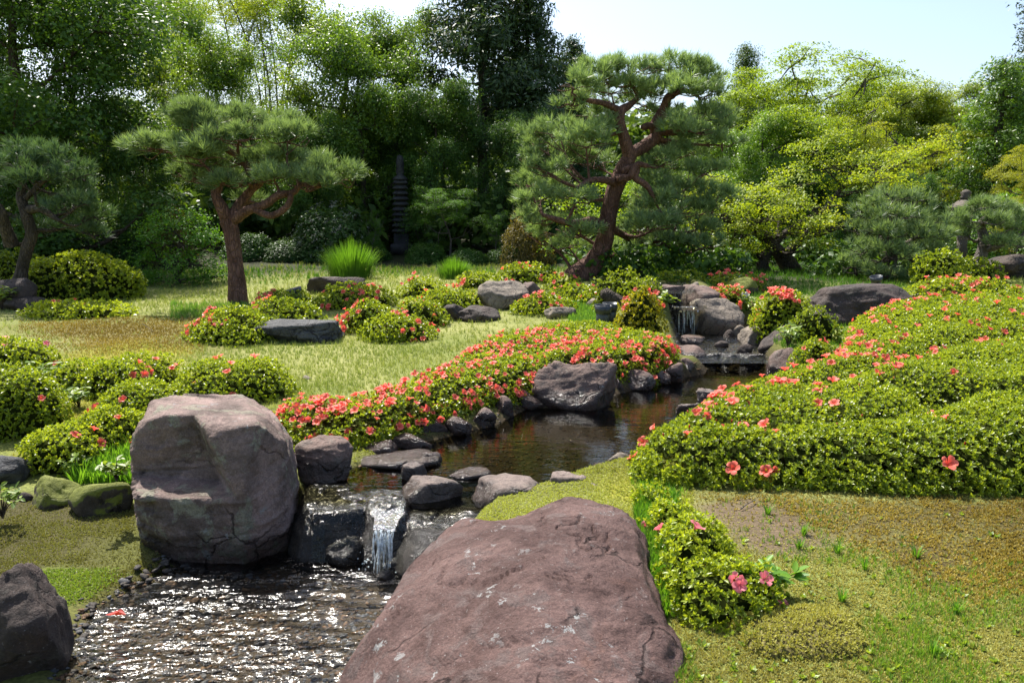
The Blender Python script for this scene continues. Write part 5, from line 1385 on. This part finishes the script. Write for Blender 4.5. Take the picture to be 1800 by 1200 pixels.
def proto_shrub(seed, leafmat='broad', r=1.3, h=1.9, cs=.34, n=520, tpl=None):
    rng = np.random.default_rng(seed); wood = Wood(); a = Acc()
    for k in range(7):
        an = k * .9; e = np.array([math.cos(an) * r * .6, math.sin(an) * r * .6, h * rng.uniform(.6, .9)])
        wood.add(smooth_path([[0, 0, -.1], e * .5 + rng.normal(0, .08, 3), e], 7), np.linspace(.05, .012, 7), 5, .1, k)
    d = rng.normal(size=(n, 3)); d /= np.linalg.norm(d, axis=1, keepdims=True); d[:, 2] = np.abs(d[:, 2]) * 1.0 - .15
    rad = 1 + .28 * fbm(d * 2.2 + seed, 3, seed)
    P = d * (rad * rng.uniform(.6, 1, n)**.5)[:, None] * np.array([r, r, h]); P[:, 2] = np.maximum(P[:, 2], .05)
    put(a, tpl or CLUMPS, P, d * .7 + np.array([0, 0, .6]), cs * rng.uniform(.7, 1.2, n), np.clip(.35 + .25 * d[:, 2] + rng.normal(0, .12, n), 0, 1), rng)
    return wood.mesh('trunk', M['bark_dark']), a.mesh('crown', M[leafmat])

PR = {'broad0': proto_broad(701), 'broad1': proto_broad(702, nlimb=15, spread=3.0), 'light0': proto_broad(703, leafmat='broad_light', nper=26, cs=.44), 'light1': proto_broad(704, leafmat='broad_light', spread=2.8, nper=26, cs=.42),
      'cedar': proto_conifer(705, spread=3.6, cs=.7, nl=54), 'cedar_loose': proto_conifer(706, 12, 3.8, first=.3, nl=34, droop=-.05, cs=.72), 'cypress': proto_conifer(707, 7, 2.2, 'broad_light', first=.05, nl=46, cs=.42),
      'cone': proto_conifer(715, 8, 2.6, first=.04, nl=70, cs=.36, top=-.6, droop=-.25), 'maple0': proto_maple(708, npad=54, ps=1.3), 'maple1': proto_maple(709, npad=40), 'bamboo': proto_bamboo(710),
      'shrub0': proto_shrub(711), 'shrub1': proto_shrub(712, r=1.5, h=1.6), 'shrub_light': proto_shrub(713, 'broad_light'), 'bronze': proto_shrub(714, 'redleaf', cs=.3, tpl=SPRAYS)}
PH = {'broad0': 9.6, 'broad1': 9.6, 'light0': 9.6, 'light1': 9.6, 'cedar': 14, 'cedar_loose': 12, 'cypress': 7, 'cone': 8.2, 'maple0': 6, 'maple1': 6, 'bamboo': 11, 'shrub0': 2.1, 'shrub1': 1.9, 'shrub_light': 2.1, 'bronze': 2.1}

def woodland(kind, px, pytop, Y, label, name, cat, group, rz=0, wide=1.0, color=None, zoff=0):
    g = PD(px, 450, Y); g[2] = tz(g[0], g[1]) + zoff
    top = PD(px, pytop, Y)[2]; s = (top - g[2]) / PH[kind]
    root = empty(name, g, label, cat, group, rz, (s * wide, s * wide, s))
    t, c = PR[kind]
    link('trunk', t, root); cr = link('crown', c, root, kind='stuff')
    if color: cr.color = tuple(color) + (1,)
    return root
BG = 'trees of the woodland behind'
TR = [ # kind, x, top y, distance, width, tint (shade painted in for dim and shaded trees), label
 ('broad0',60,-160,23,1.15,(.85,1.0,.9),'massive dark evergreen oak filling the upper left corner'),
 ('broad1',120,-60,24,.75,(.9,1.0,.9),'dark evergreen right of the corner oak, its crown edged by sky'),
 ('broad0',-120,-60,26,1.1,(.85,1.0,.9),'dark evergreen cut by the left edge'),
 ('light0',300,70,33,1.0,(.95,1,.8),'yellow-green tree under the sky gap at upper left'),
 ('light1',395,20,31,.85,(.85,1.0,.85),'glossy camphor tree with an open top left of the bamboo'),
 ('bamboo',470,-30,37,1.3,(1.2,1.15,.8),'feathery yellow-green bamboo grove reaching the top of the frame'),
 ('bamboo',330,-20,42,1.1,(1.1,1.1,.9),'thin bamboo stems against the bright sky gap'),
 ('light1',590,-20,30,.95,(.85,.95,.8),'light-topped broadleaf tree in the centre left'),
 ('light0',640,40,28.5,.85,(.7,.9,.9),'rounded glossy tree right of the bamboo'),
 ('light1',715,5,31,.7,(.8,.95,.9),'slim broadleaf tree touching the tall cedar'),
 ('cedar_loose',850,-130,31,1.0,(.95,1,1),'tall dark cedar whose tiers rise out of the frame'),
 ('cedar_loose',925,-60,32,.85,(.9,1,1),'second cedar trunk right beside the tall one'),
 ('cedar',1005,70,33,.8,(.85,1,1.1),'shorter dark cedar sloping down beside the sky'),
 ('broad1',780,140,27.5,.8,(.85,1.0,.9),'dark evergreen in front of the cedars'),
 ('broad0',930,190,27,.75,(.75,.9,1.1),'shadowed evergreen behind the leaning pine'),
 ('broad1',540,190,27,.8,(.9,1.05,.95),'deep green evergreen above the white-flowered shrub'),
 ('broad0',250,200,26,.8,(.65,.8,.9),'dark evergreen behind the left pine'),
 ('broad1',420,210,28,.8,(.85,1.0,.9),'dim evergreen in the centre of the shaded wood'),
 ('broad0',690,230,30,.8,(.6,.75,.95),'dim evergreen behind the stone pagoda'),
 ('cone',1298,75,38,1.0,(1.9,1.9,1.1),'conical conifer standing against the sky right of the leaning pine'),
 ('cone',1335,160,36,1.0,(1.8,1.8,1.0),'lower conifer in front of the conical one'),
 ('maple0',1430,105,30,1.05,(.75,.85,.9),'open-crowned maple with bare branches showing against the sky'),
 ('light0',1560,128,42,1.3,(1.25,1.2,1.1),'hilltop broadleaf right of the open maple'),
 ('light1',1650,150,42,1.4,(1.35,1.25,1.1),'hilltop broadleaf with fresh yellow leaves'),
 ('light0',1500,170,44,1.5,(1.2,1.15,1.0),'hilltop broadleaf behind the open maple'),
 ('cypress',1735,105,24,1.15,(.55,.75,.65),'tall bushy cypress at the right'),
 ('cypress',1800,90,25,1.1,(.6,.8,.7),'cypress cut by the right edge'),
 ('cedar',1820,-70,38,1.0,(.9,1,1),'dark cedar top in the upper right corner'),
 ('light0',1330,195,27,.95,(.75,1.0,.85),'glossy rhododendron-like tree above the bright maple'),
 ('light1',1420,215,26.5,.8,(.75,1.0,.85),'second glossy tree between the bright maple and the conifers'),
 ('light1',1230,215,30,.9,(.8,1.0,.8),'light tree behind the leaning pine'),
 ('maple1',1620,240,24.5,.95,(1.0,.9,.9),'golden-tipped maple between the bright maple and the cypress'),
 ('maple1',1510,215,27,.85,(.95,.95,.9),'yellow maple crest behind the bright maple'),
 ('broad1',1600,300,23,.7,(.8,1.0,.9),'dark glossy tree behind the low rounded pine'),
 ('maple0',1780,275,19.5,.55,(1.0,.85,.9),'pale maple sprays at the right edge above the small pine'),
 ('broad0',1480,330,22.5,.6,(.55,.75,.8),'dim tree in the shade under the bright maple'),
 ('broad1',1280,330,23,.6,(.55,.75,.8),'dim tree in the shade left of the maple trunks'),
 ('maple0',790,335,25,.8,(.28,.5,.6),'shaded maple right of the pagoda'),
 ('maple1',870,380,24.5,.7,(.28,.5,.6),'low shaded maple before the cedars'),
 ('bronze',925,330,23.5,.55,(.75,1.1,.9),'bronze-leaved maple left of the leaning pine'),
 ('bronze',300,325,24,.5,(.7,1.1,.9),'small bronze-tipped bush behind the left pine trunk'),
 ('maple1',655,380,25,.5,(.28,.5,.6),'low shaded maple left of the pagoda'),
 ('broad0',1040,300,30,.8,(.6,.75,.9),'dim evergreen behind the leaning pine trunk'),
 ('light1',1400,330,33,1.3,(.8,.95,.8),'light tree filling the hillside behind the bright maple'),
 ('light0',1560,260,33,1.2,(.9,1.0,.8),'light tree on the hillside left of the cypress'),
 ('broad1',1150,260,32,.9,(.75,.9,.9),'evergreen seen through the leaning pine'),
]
for k, (kd, px, pt, Y, wd, tn, lab) in enumerate(TR):
    nm = {'b': 'broadleaf_tree', 'l': 'broadleaf_tree', 'c': 'conifer_tree', 'm': 'maple_tree'}[kd[0]]
    if kd == 'bamboo': nm = 'bamboo_clump'
    if kd == 'bronze': nm = 'maple_tree'
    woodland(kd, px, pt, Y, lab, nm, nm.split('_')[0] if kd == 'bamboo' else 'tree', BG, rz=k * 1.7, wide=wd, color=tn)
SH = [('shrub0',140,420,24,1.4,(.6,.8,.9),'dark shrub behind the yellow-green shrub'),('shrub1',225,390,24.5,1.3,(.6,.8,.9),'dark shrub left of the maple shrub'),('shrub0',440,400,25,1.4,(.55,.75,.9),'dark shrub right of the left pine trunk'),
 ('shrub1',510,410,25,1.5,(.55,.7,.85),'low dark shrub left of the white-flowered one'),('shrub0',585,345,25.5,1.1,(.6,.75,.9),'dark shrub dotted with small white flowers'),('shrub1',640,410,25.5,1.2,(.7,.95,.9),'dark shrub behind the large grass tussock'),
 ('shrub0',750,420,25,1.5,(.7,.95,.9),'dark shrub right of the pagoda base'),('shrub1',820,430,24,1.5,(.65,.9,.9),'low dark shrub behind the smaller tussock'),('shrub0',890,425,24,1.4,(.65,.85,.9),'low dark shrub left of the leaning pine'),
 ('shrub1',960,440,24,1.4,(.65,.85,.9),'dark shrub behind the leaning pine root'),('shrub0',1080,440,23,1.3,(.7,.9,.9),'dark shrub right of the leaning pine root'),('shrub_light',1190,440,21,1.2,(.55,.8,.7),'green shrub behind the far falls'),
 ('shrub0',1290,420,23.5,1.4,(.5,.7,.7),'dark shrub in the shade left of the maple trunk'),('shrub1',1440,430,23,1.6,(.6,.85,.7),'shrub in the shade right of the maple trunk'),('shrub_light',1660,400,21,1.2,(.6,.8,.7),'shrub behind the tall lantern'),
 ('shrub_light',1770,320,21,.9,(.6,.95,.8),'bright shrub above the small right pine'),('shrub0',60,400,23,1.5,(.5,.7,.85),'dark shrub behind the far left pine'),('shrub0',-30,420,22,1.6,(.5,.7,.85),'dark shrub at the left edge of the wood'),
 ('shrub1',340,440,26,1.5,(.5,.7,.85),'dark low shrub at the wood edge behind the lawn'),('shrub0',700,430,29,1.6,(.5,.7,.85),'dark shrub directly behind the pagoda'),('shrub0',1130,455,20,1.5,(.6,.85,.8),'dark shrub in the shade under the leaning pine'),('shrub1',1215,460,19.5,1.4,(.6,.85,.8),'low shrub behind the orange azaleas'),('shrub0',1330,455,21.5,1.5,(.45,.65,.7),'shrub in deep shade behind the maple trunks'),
 ('shrub1',1420,455,21,1.6,(.45,.65,.7),'low shrub in deep shade right of the maple trunks'),('shrub0',1500,450,21,1.4,(.5,.7,.7),'shrub in shade left of the low rounded pine'),('shrub1',1260,450,22,1.6,(.45,.65,.7),'low shrub in deep shade left of the maple'),('shrub_light',1620,440,19,1.0,(.6,.85,.7),'green shrub right of the low rounded pine'),('shrub1',1180,470,23,2.0,(.45,.65,.7),'wide low shrub far behind the falls'),  # tints dimmed to paint the deep shade under the maple
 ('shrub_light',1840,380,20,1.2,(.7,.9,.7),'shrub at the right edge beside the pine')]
for k, (kd, px, pt, Y, wd, tn, lab) in enumerate(SH): 
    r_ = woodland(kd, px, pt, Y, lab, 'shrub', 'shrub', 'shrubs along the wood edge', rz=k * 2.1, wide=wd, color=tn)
    if 'white flowers' in lab:
        rg = np.random.default_rng(9); d = rg.normal(size=(260, 3)); d /= np.linalg.norm(d, axis=1, keepdims=True); d[:, 2] = np.abs(d[:, 2])
        a = Acc(); put(a, SPRAYS, d * np.array([1.35, 1.35, 1.95]), d, np.full(260, .06), np.full(260, .4), rg); link('blossoms', a.mesh('blossoms', M['whiteflower']), r_, kind='stuff')
# the wooded slope further back reads as one mass
rg = np.random.default_rng(77); a = Acc()
n = 6500; X = rg.uniform(-46, 46, n); Yy = rg.uniform(44, 60, n); hh = 4.2 + 1.5 * fbm(np.stack([X, Yy, 0 * X], 1) * .25, 3, 3)
P = np.stack([X, Yy, terrain(X, Yy) + hh * rg.random(n)**.5], 1)
put(a, CLUMPS_LO, P, np.tile([0, -.3, 1.], (n, 1)) + rg.normal(0, .3, (n, 3)), rg.uniform(.7, 1.2, n), np.clip(rg.normal(.35, .15, n), 0, 1), rg)
link('distant_wood', a.mesh('distant_wood', M['broad']), kind='stuff', label='mass of woodland on the slope behind')
n = 7000; X = rg.uniform(-26, 30, n); Yy = rg.uniform(26, 44, n); hh = 1.5 + 1.2 * fbm(np.stack([X, Yy, 0 * X], 1) * .5, 3, 8)
P = np.stack([X, Yy, terrain(X, Yy) + hh * rg.random(n)**.6], 1)
P = P[~((np.abs(P[:, 0] + 3.75) < 1.0) & (P[:, 1] < 27.5))]; n = len(P)
a = Acc(); put(a, CLUMPS_LO, P, np.tile([0, -.3, 1.], (n, 1)) + rg.normal(0, .3, (n, 3)), rg.uniform(.4, .75, n), np.clip(rg.normal(.3, .15, n), 0, 1), rg)
link('undergrowth', a.mesh('undergrowth', M['broad']), kind='stuff', label='dark undergrowth covering the woodland floor')
n = 2600; X = rg.uniform(1.6, 9.5, n); Yy = rg.uniform(16.8, 26, n)
hh = .45 + .45 * fbm(np.stack([X, Yy, 0 * X], 1) * .9, 3, 18); P = np.stack([X, Yy, terrain(X, Yy) + np.maximum(hh, .08) * rg.random(n)**.6], 1)
ppx = proj(P)[0]; P = P[~((ppx > 1310) & (ppx < 1425) & (P[:, 1] < 21.5))]; n = len(P)
a = Acc(); put(a, CLUMPS_LO, P, np.tile([0, -.2, 1.], (n, 1)) + rg.normal(0, .3, (n, 3)), rg.uniform(.16, .34, n), np.clip(rg.normal(.3, .2, n), 0, 1), rg)
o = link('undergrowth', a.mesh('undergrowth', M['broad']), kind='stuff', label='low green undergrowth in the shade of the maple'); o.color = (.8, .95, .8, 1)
#PART5
# ------------------------------------------------------------------ turf, moss, ferns
def blade_tpl(rng, n=5, lean=.5, w=.05):
    V, F, T = [], [], []
    for k in range(n):
        a = rng.uniform(0, 6.28); d = np.array([math.cos(a), math.sin(a), 0]); s = np.array([-d[1], d[0], 0]) * w
        l = rng.uniform(.6, 1.1); b_ = d * rng.uniform(0, .25); ln = rng.uniform(.1, lean)
        i = len(V); m_ = b_ + d * ln * .35 * l + np.array([0, 0, .6 * l]); t_ = b_ + d * ln * l + np.array([0, 0, l])
        V += [b_ - s, b_ + s, m_ + s * .7, m_ - s * .7, t_]; F += [[i, i + 1, i + 2], [i, i + 2, i + 3], [i + 3, i + 2, i + 4]]; tt = rng.uniform(-.2, .2); T += [tt - .1] * 2 + [tt] * 2 + [tt + .2]
    return np.array(V), np.array(F), np.array(T)
_br = np.random.default_rng(19)
BL = [blade_tpl(_br) for _ in range(4)]
MS = [rosette(_br, 6, six=False, w=.16, el=(20, 60)) for _ in range(4)]
BL1 = []
for _k in range(4):
    _v, _f, _t = blade_tpl(_br, 5); BL1.append((_v.reshape(5, 5, 3)[:, [0, 1, 4]].reshape(-1, 3), np.arange(15).reshape(5, 3), _t.reshape(5, 5)[:, [0, 1, 4]].ravel()))
MS = [rosette(_br, 4, six=False, w=.19, el=(20, 60)) for _ in range(4)]
def scatter(n, px, py, mask, seed):
    r = np.random.default_rng(seed)
    pts = []
    # even cover of the ground as metres, thinned with distance
    a, b_ = r.uniform(*px, n), r.uniform(*py, n)
    z = np.full(n, .05)
    for it in range(4):
        X = (a - 900) / FOC; B_ = (600 - b_) / FOC
        t = (z - CAM_Z) / (-sp + B_ * cp); x, y = X * t, (cp + B_ * sp) * t
        z = .5 * z + .5 * terrain(x, np.clip(y, 2, 60))
    k = (y > 2.2) & (y < 26) & (r.random(n) < mask(x, y))
    x, y = x[k], y[k]
    return np.stack([x, y, terrain(x, y)], 1), r
def water_free(x, y, g=.03):
    m_ = np.ones(x.shape)
    for p in (LOWER, UPPER, REACH, BASIN, TOPS): m_ *= poly_sd(x, y, p) > g
    return m_
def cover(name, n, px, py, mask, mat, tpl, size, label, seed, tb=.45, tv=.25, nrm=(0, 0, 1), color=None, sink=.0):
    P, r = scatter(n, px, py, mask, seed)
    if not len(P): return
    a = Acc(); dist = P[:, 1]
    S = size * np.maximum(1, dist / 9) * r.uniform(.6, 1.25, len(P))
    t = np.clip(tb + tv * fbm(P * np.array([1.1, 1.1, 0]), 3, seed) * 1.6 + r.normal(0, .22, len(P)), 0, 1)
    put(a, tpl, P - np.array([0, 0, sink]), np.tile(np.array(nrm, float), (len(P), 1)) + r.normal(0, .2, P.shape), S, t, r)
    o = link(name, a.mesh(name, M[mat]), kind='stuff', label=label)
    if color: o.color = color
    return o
lawn_all = lambda x, y: np.maximum.reduce([reg_lawn(x, y), reg_lawn_back(x, y), reg_lawn_far(x, y), .35 + 0 * x]) * water_free(x, y, .1) * (1 - reg_brown(x, y)) * (1 - .8 * reg_moss_l(x, y)) * (1 - reg_shelf(x, y)) * (y > 6)
cover('lawn_grass', 60000, (-350, 1160), (465, 740), lawn_all, 'grass', BL1, .050, 'short yellow-green turf of the open lawn', 801, .45)
cover('lawn_grass', 12000, (1560, 2200), (480, 560), lawn_all, 'grass', BL1, .050, 'strip of turf at the far right', 802, .45)
rightlow = lambda x, y: water_free(x, y, .05) * (1 - .7 * reg_soil(x, y)) * (1 - .75 * reg_brown_r(x, y)) * (y < 6.5) * (x > .2)
patchy = lambda x, y: sstep(.0, .35, fbm(np.stack([x, y, 0 * x], 1) * 2.1, 3, 55))
cover('moss_turf', 58000, (1180, 2350), (860, 1230), rightlow, 'moss', MS, .013, 'fine golden moss on the near right ground', 803, .5, .6, color=(.95, 1.0, 1.1, 1))
cover('fine_grass', 15000, (1180, 2350), (880, 1230), lambda x, y: rightlow(x, y) * patchy(x, y), 'lush', BL, .030, 'thin fresh grass in the near right moss', 804, .35, .2, color=(1.25, 1.0, 1.3, 1))
cover('brown_moss', 36000, (1200, 2300), (840, 1080), lambda x, y: reg_brown_r(x, y) * (1 - .85 * reg_soil(x, y)) * (.35 + .65 * patchy(x * 3, y * 3)), 'moss', MS, .019, 'brown and gold star moss below the right hedge', 805, .35, .7, color=(.9, .78, .7, 1))
cover('brown_moss', 12000, (30, 360), (555, 630), reg_brown, 'moss', MS, .022, 'brown moss bed left on the lawn', 806, .3, .5, color=(.85, .75, .7, 1))
cover('bright_moss', 12000, (20, 360), (595, 820), lambda x, y: reg_moss_l(x, y) * water_free(x, y), 'moss', MS, .022, 'bright yellow-green moss on the left slope', 807, .75, .25, color=(1, 1.12, 1, 1))
cover('bright_moss', 12000, (830, 1220), (790, 930), lambda x, y: water_free(x, y) * (x > -.2), 'moss', MS, .015, 'bright moss on the point right of the cascade', 808, .75, .25, color=(1, 1.2, 1, 1))
cover('fresh_grass', 2600, (1010, 1260), (800, 930), lambda x, y: reg_moss_r(x, y) * water_free(x, y) * patchy(x, y), 'lush', BL, .05, 'fresh grass on the mossy point', 809, .4)
cover('fresh_grass', 1600, (1120, 1190), (870, 1080), lambda x, y: water_free(x, y) * 1.0, 'lush', BL, .075, 'fresh grass between the boulder and the pink azalea', 810, .5)
cover('wet_moss', 26000, (-30, 310), (870, 1075), lambda x, y: reg_shelf(x, y) * (1 - .9 * reg_green_shelf(x, y)) * (.25 + .75 * patchy(x * 2, y * 2)), 'moss', MS, .013, 'wet olive moss on the shelf beside the lower pool', 811, .15, .35, color=(.62, .72, .8, 1))
cover('green_moss', 5000, (40, 240), (985, 1070), reg_green_shelf, 'lush', MS, .014, 'vivid green moss beside the lower left boulder', 812, .5, .4, color=(1.1, .8, 1.2, 1))
cover('tall_grass', 900, (125, 240), (770, 845), lambda x, y: 0 * x + 1, 'lush', BL, .13, 'tall fresh grass left of the tall boulder', 813, .55)
cover('soft_grass', 1800, (1000, 1060), (520, 572), lambda x, y: 0 * x + 1, 'lush', BL, .07, 'soft grass around the low pale stone near the lamps', 814, .5, color=(1, .95, 1.6, 1))
cover('soft_grass', 1200, (300, 460), (535, 560), lambda x, y: 0 * x + .6, 'lush', BL, .06, 'soft grass left of the lone pine trunk', 815, .5, color=(1, .95, 1.6, 1))
cover('shade_grass', 5000, (1130, 1640), (468, 530), lambda x, y: sstep(13.5, 14.5, y) * water_free(x, y, .1), 'lush', BL1, .06, 'shaded grass behind the far falls and the huge boulder', 820, .2, color=(.7, .7, .8, 1))  # lush grass darkened, its shade is put into the tint
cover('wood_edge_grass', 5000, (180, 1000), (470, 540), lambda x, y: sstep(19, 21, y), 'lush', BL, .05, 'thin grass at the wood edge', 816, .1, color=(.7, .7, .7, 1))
cover('bank_moss', 9000, (520, 1200), (640, 830), lambda x, y: water_free(x, y, .02) * (1 - water_free(x, y, .8)), 'moss', MS, .02, 'moss along the left bank stones', 817, .4, .3, color=(.8, 1.0, .8, 1))
cover('dry_straw', 8000, (1180, 2350), (900, 1230), lambda x, y: rightlow(x, y) * (1 - patchy(x * 1.3 + 5, y * 1.3)), 'grass', BL, .018, 'dry straw-coloured turf in the near right moss', 818, .9, .3, color=(1.05, .95, 1.1, 1))
cover('small_weeds', 700, (1200, 2350), (900, 1230), rightlow, 'fern', ROS_LO, .028, 'scattered small weeds in the near right moss', 819, .5, .4)
cover('bank_grass', 3000, (1300, 1500), (545, 680), lambda x, y: water_free(x, y, .05), 'lush', BL1, .07, 'green bank between the weir and the right hedge', 821, .3, .3, color=(.9, .85, .9, 1))
# moss cushion at the bottom right
p = hit(1430, 1145); rg = np.random.default_rng(4)
V, F = super_mesh(p + [0, .12, -.03], .27, .2, .10, 2.2, 5, 4, .25); P_, N_, _ = sample_tris(V, F, 5200, rg)
k = P_[:, 2] > terrain(P_[:, 0], P_[:, 1]) - .01; P_, N_ = P_[k], N_[k]; a = Acc()
put(a, MS, P_, N_ + np.array([0, 0, .5]) + rg.normal(0, .3, P_.shape), .016 * rg.uniform(.7, 1.3, len(P_)), np.clip(.6 + .35 * fbm(P_ * 9, 2, 4), 0, 1), rg)
root = empty('moss_cushion', p, 'rounded yellow-green moss cushion at the bottom right', 'moss')
for nm, me in (('moss_shoots', a.mesh('moss_shoots', M['moss'])), ('mound', mesh_np('mound', V - N_[:1] * 0 - np.array([0, 0, .006]), F, plain('moss_mound', (.10, .085, .02), .9), True))):
    o = link(nm, me, root); o.location = tuple(-p)
    if nm == 'moss_shoots': o['kind'] = 'stuff'; o.color = (1, 1.08, 1, 1)

# grass clumps and leafy weeds on the near right ground
def weed(px, py, n, h, label, seed, mat='lush', name='grass_clump', w=.05):
    r = np.random.default_rng(seed); g = hit(px, py); tv, tf, tt = blade_tpl(r, n, 1.0, w)
    o = link(name, mesh_np(name, tv * h, tf, M[mat], False, {'tint': np.clip(tt + .5, 0, 1)}), label=label, category='grass', group='grass clumps on the near right ground'); o.location = tuple(g)
for k, (px, py, lab) in enumerate([(1350,905,'grass clump on the bare soil below the hedge'),(1412,945,'grass clump at the right edge of the bare soil'),(1405,968,'grass clump just below the bare soil'),(1472,978,'grass clump right of the bare soil'),
    (1520,1005,'wide grass clump in the middle of the near moss'),(1610,985,'grass clump among golden moss to the right'),(1680,1088,'pale green clump near the lower right'),(1640,1155,'star-shaped weed at the lower right'),(1325,1130,'grass clump behind the moss cushion'),(1480,1062,'weed right of the pink azalea')]):
    weed(px, py, 34, .06, lab, 820 + k)
def broad_plant(px, py, n, size, label, seed, mat='fern', h=.25, name='leafy_plant', gz=None):
    """upright stems with pairs of broad leaves"""
    r = np.random.default_rng(seed); g = hit(px, py) if gz is None else PZ(px, py, gz); root = empty(name, g, label, 'plant', 'leafy plants by the water')
    wood = Wood(); a = Acc()
    for k in range(n):
        an = r.uniform(0, 6.28); e = np.array([math.cos(an) * r.uniform(.2, 1) * h, math.sin(an) * r.uniform(.2, 1) * h, h * r.uniform(.6, 1.2)])
        pth = smooth_path([[0, 0, 0], e * np.array([.35, .35, .6]), e], 8); wood.add(pth, np.linspace(.006, .002, 8), 4, 0, k)
        for j in (4, 5, 6, 7):
            v, f = leaf_tpl(1, .26)
            ax = frames(np.array([[r.normal(0, .4), r.normal(0, .4) - .2, 1]]), rng=r); a.add(*stamp(v, f, np.repeat(ax, 1, 0), pth[j:j + 1], [size * r.uniform(.7, 1.1)], None, np.array([r.uniform(.1, .9)])))
            ax = frames(np.array([[r.normal(0, .4), r.normal(0, .4) - .2, 1]]), rng=r); a.add(*stamp(v, f, ax, pth[j:j + 1], [size * r.uniform(.7, 1.1)], None, np.array([r.uniform(.1, .9)])))
    link('stems', wood.mesh('stems', M['bark_dark']), root); link('leaves', a.mesh('leaves', M[mat]), root, kind='stuff')
broad_plant(30, 735, 18, .09, 'dark broad-leaved plant at the left edge', 840, h=.3)
broad_plant(75, 690, 14, .09, 'broad-leaved plant beside the dark left azalea', 841, h=.28)
broad_plant(140, 720, 12, .08, 'pale-leaved plant on the mossy slope', 842, h=.16)
broad_plant(205, 845, 10, .06, 'fern growing on the moss-covered stone', 843, h=.12, gz=-.05)
broad_plant(135, 838, 8, .07, 'fern standing behind the dark rounded stone', 844, h=.15)
broad_plant(5, 910, 12, .055, 'yellow-leaved sprig reaching in from the left edge', 845, h=.22, gz=-.3)
broad_plant(15, 545, 16, .12, 'yellow-tipped leafy plant at the left edge of the lawn', 846, h=.45)
broad_plant(1345, 1060, 14, .07, 'long-leaved weed at the foot of the pink azalea', 847, h=.13, mat='lush')
broad_plant(1385, 610, 10, .09, 'fern hanging by the dark rounded boulder', 848, h=.25)
broad_plant(1320, 560, 10, .09, 'fern below the white panel light', 849, h=.22)
broad_plant(1160, 545, 9, .10, 'fern left of the far waterfall', 850, h=.25)
# small litter
def twig(p0, p1, label):
    a, b_ = hit(*p0) + [0, 0, .012], hit(*p1) + [0, 0, .02]; w = Wood(); w.add(smooth_path([a, (a + b_) / 2 + [0, 0, .008], b_], 6), np.linspace(.004, .002, 6), 5, .1)
    link('twig', w.mesh('twig', M['bark_grey']), label=label, category='twig')
twig((1302, 899), (1328, 888), 'dry twig on the bare soil below the hedge'); twig((250, 571), (270, 586), 'pale fallen twig on the brown moss')
r_ = np.random.default_rng(6); v, f = leaf_tpl(.11, .02); g = PZ(205, 1080, LOW + .012)
o = link('fallen_leaf', mesh_np('fallen_leaf', v, f, leaf_mat('red_leaf', (.30, .02, .01), (.4, .03, .015), .2), False, {'tint': np.full(len(v), .5)}), label='single red leaf floating on the lower pool', category='leaf'); o.location = tuple(g - [.06, 0, 0])
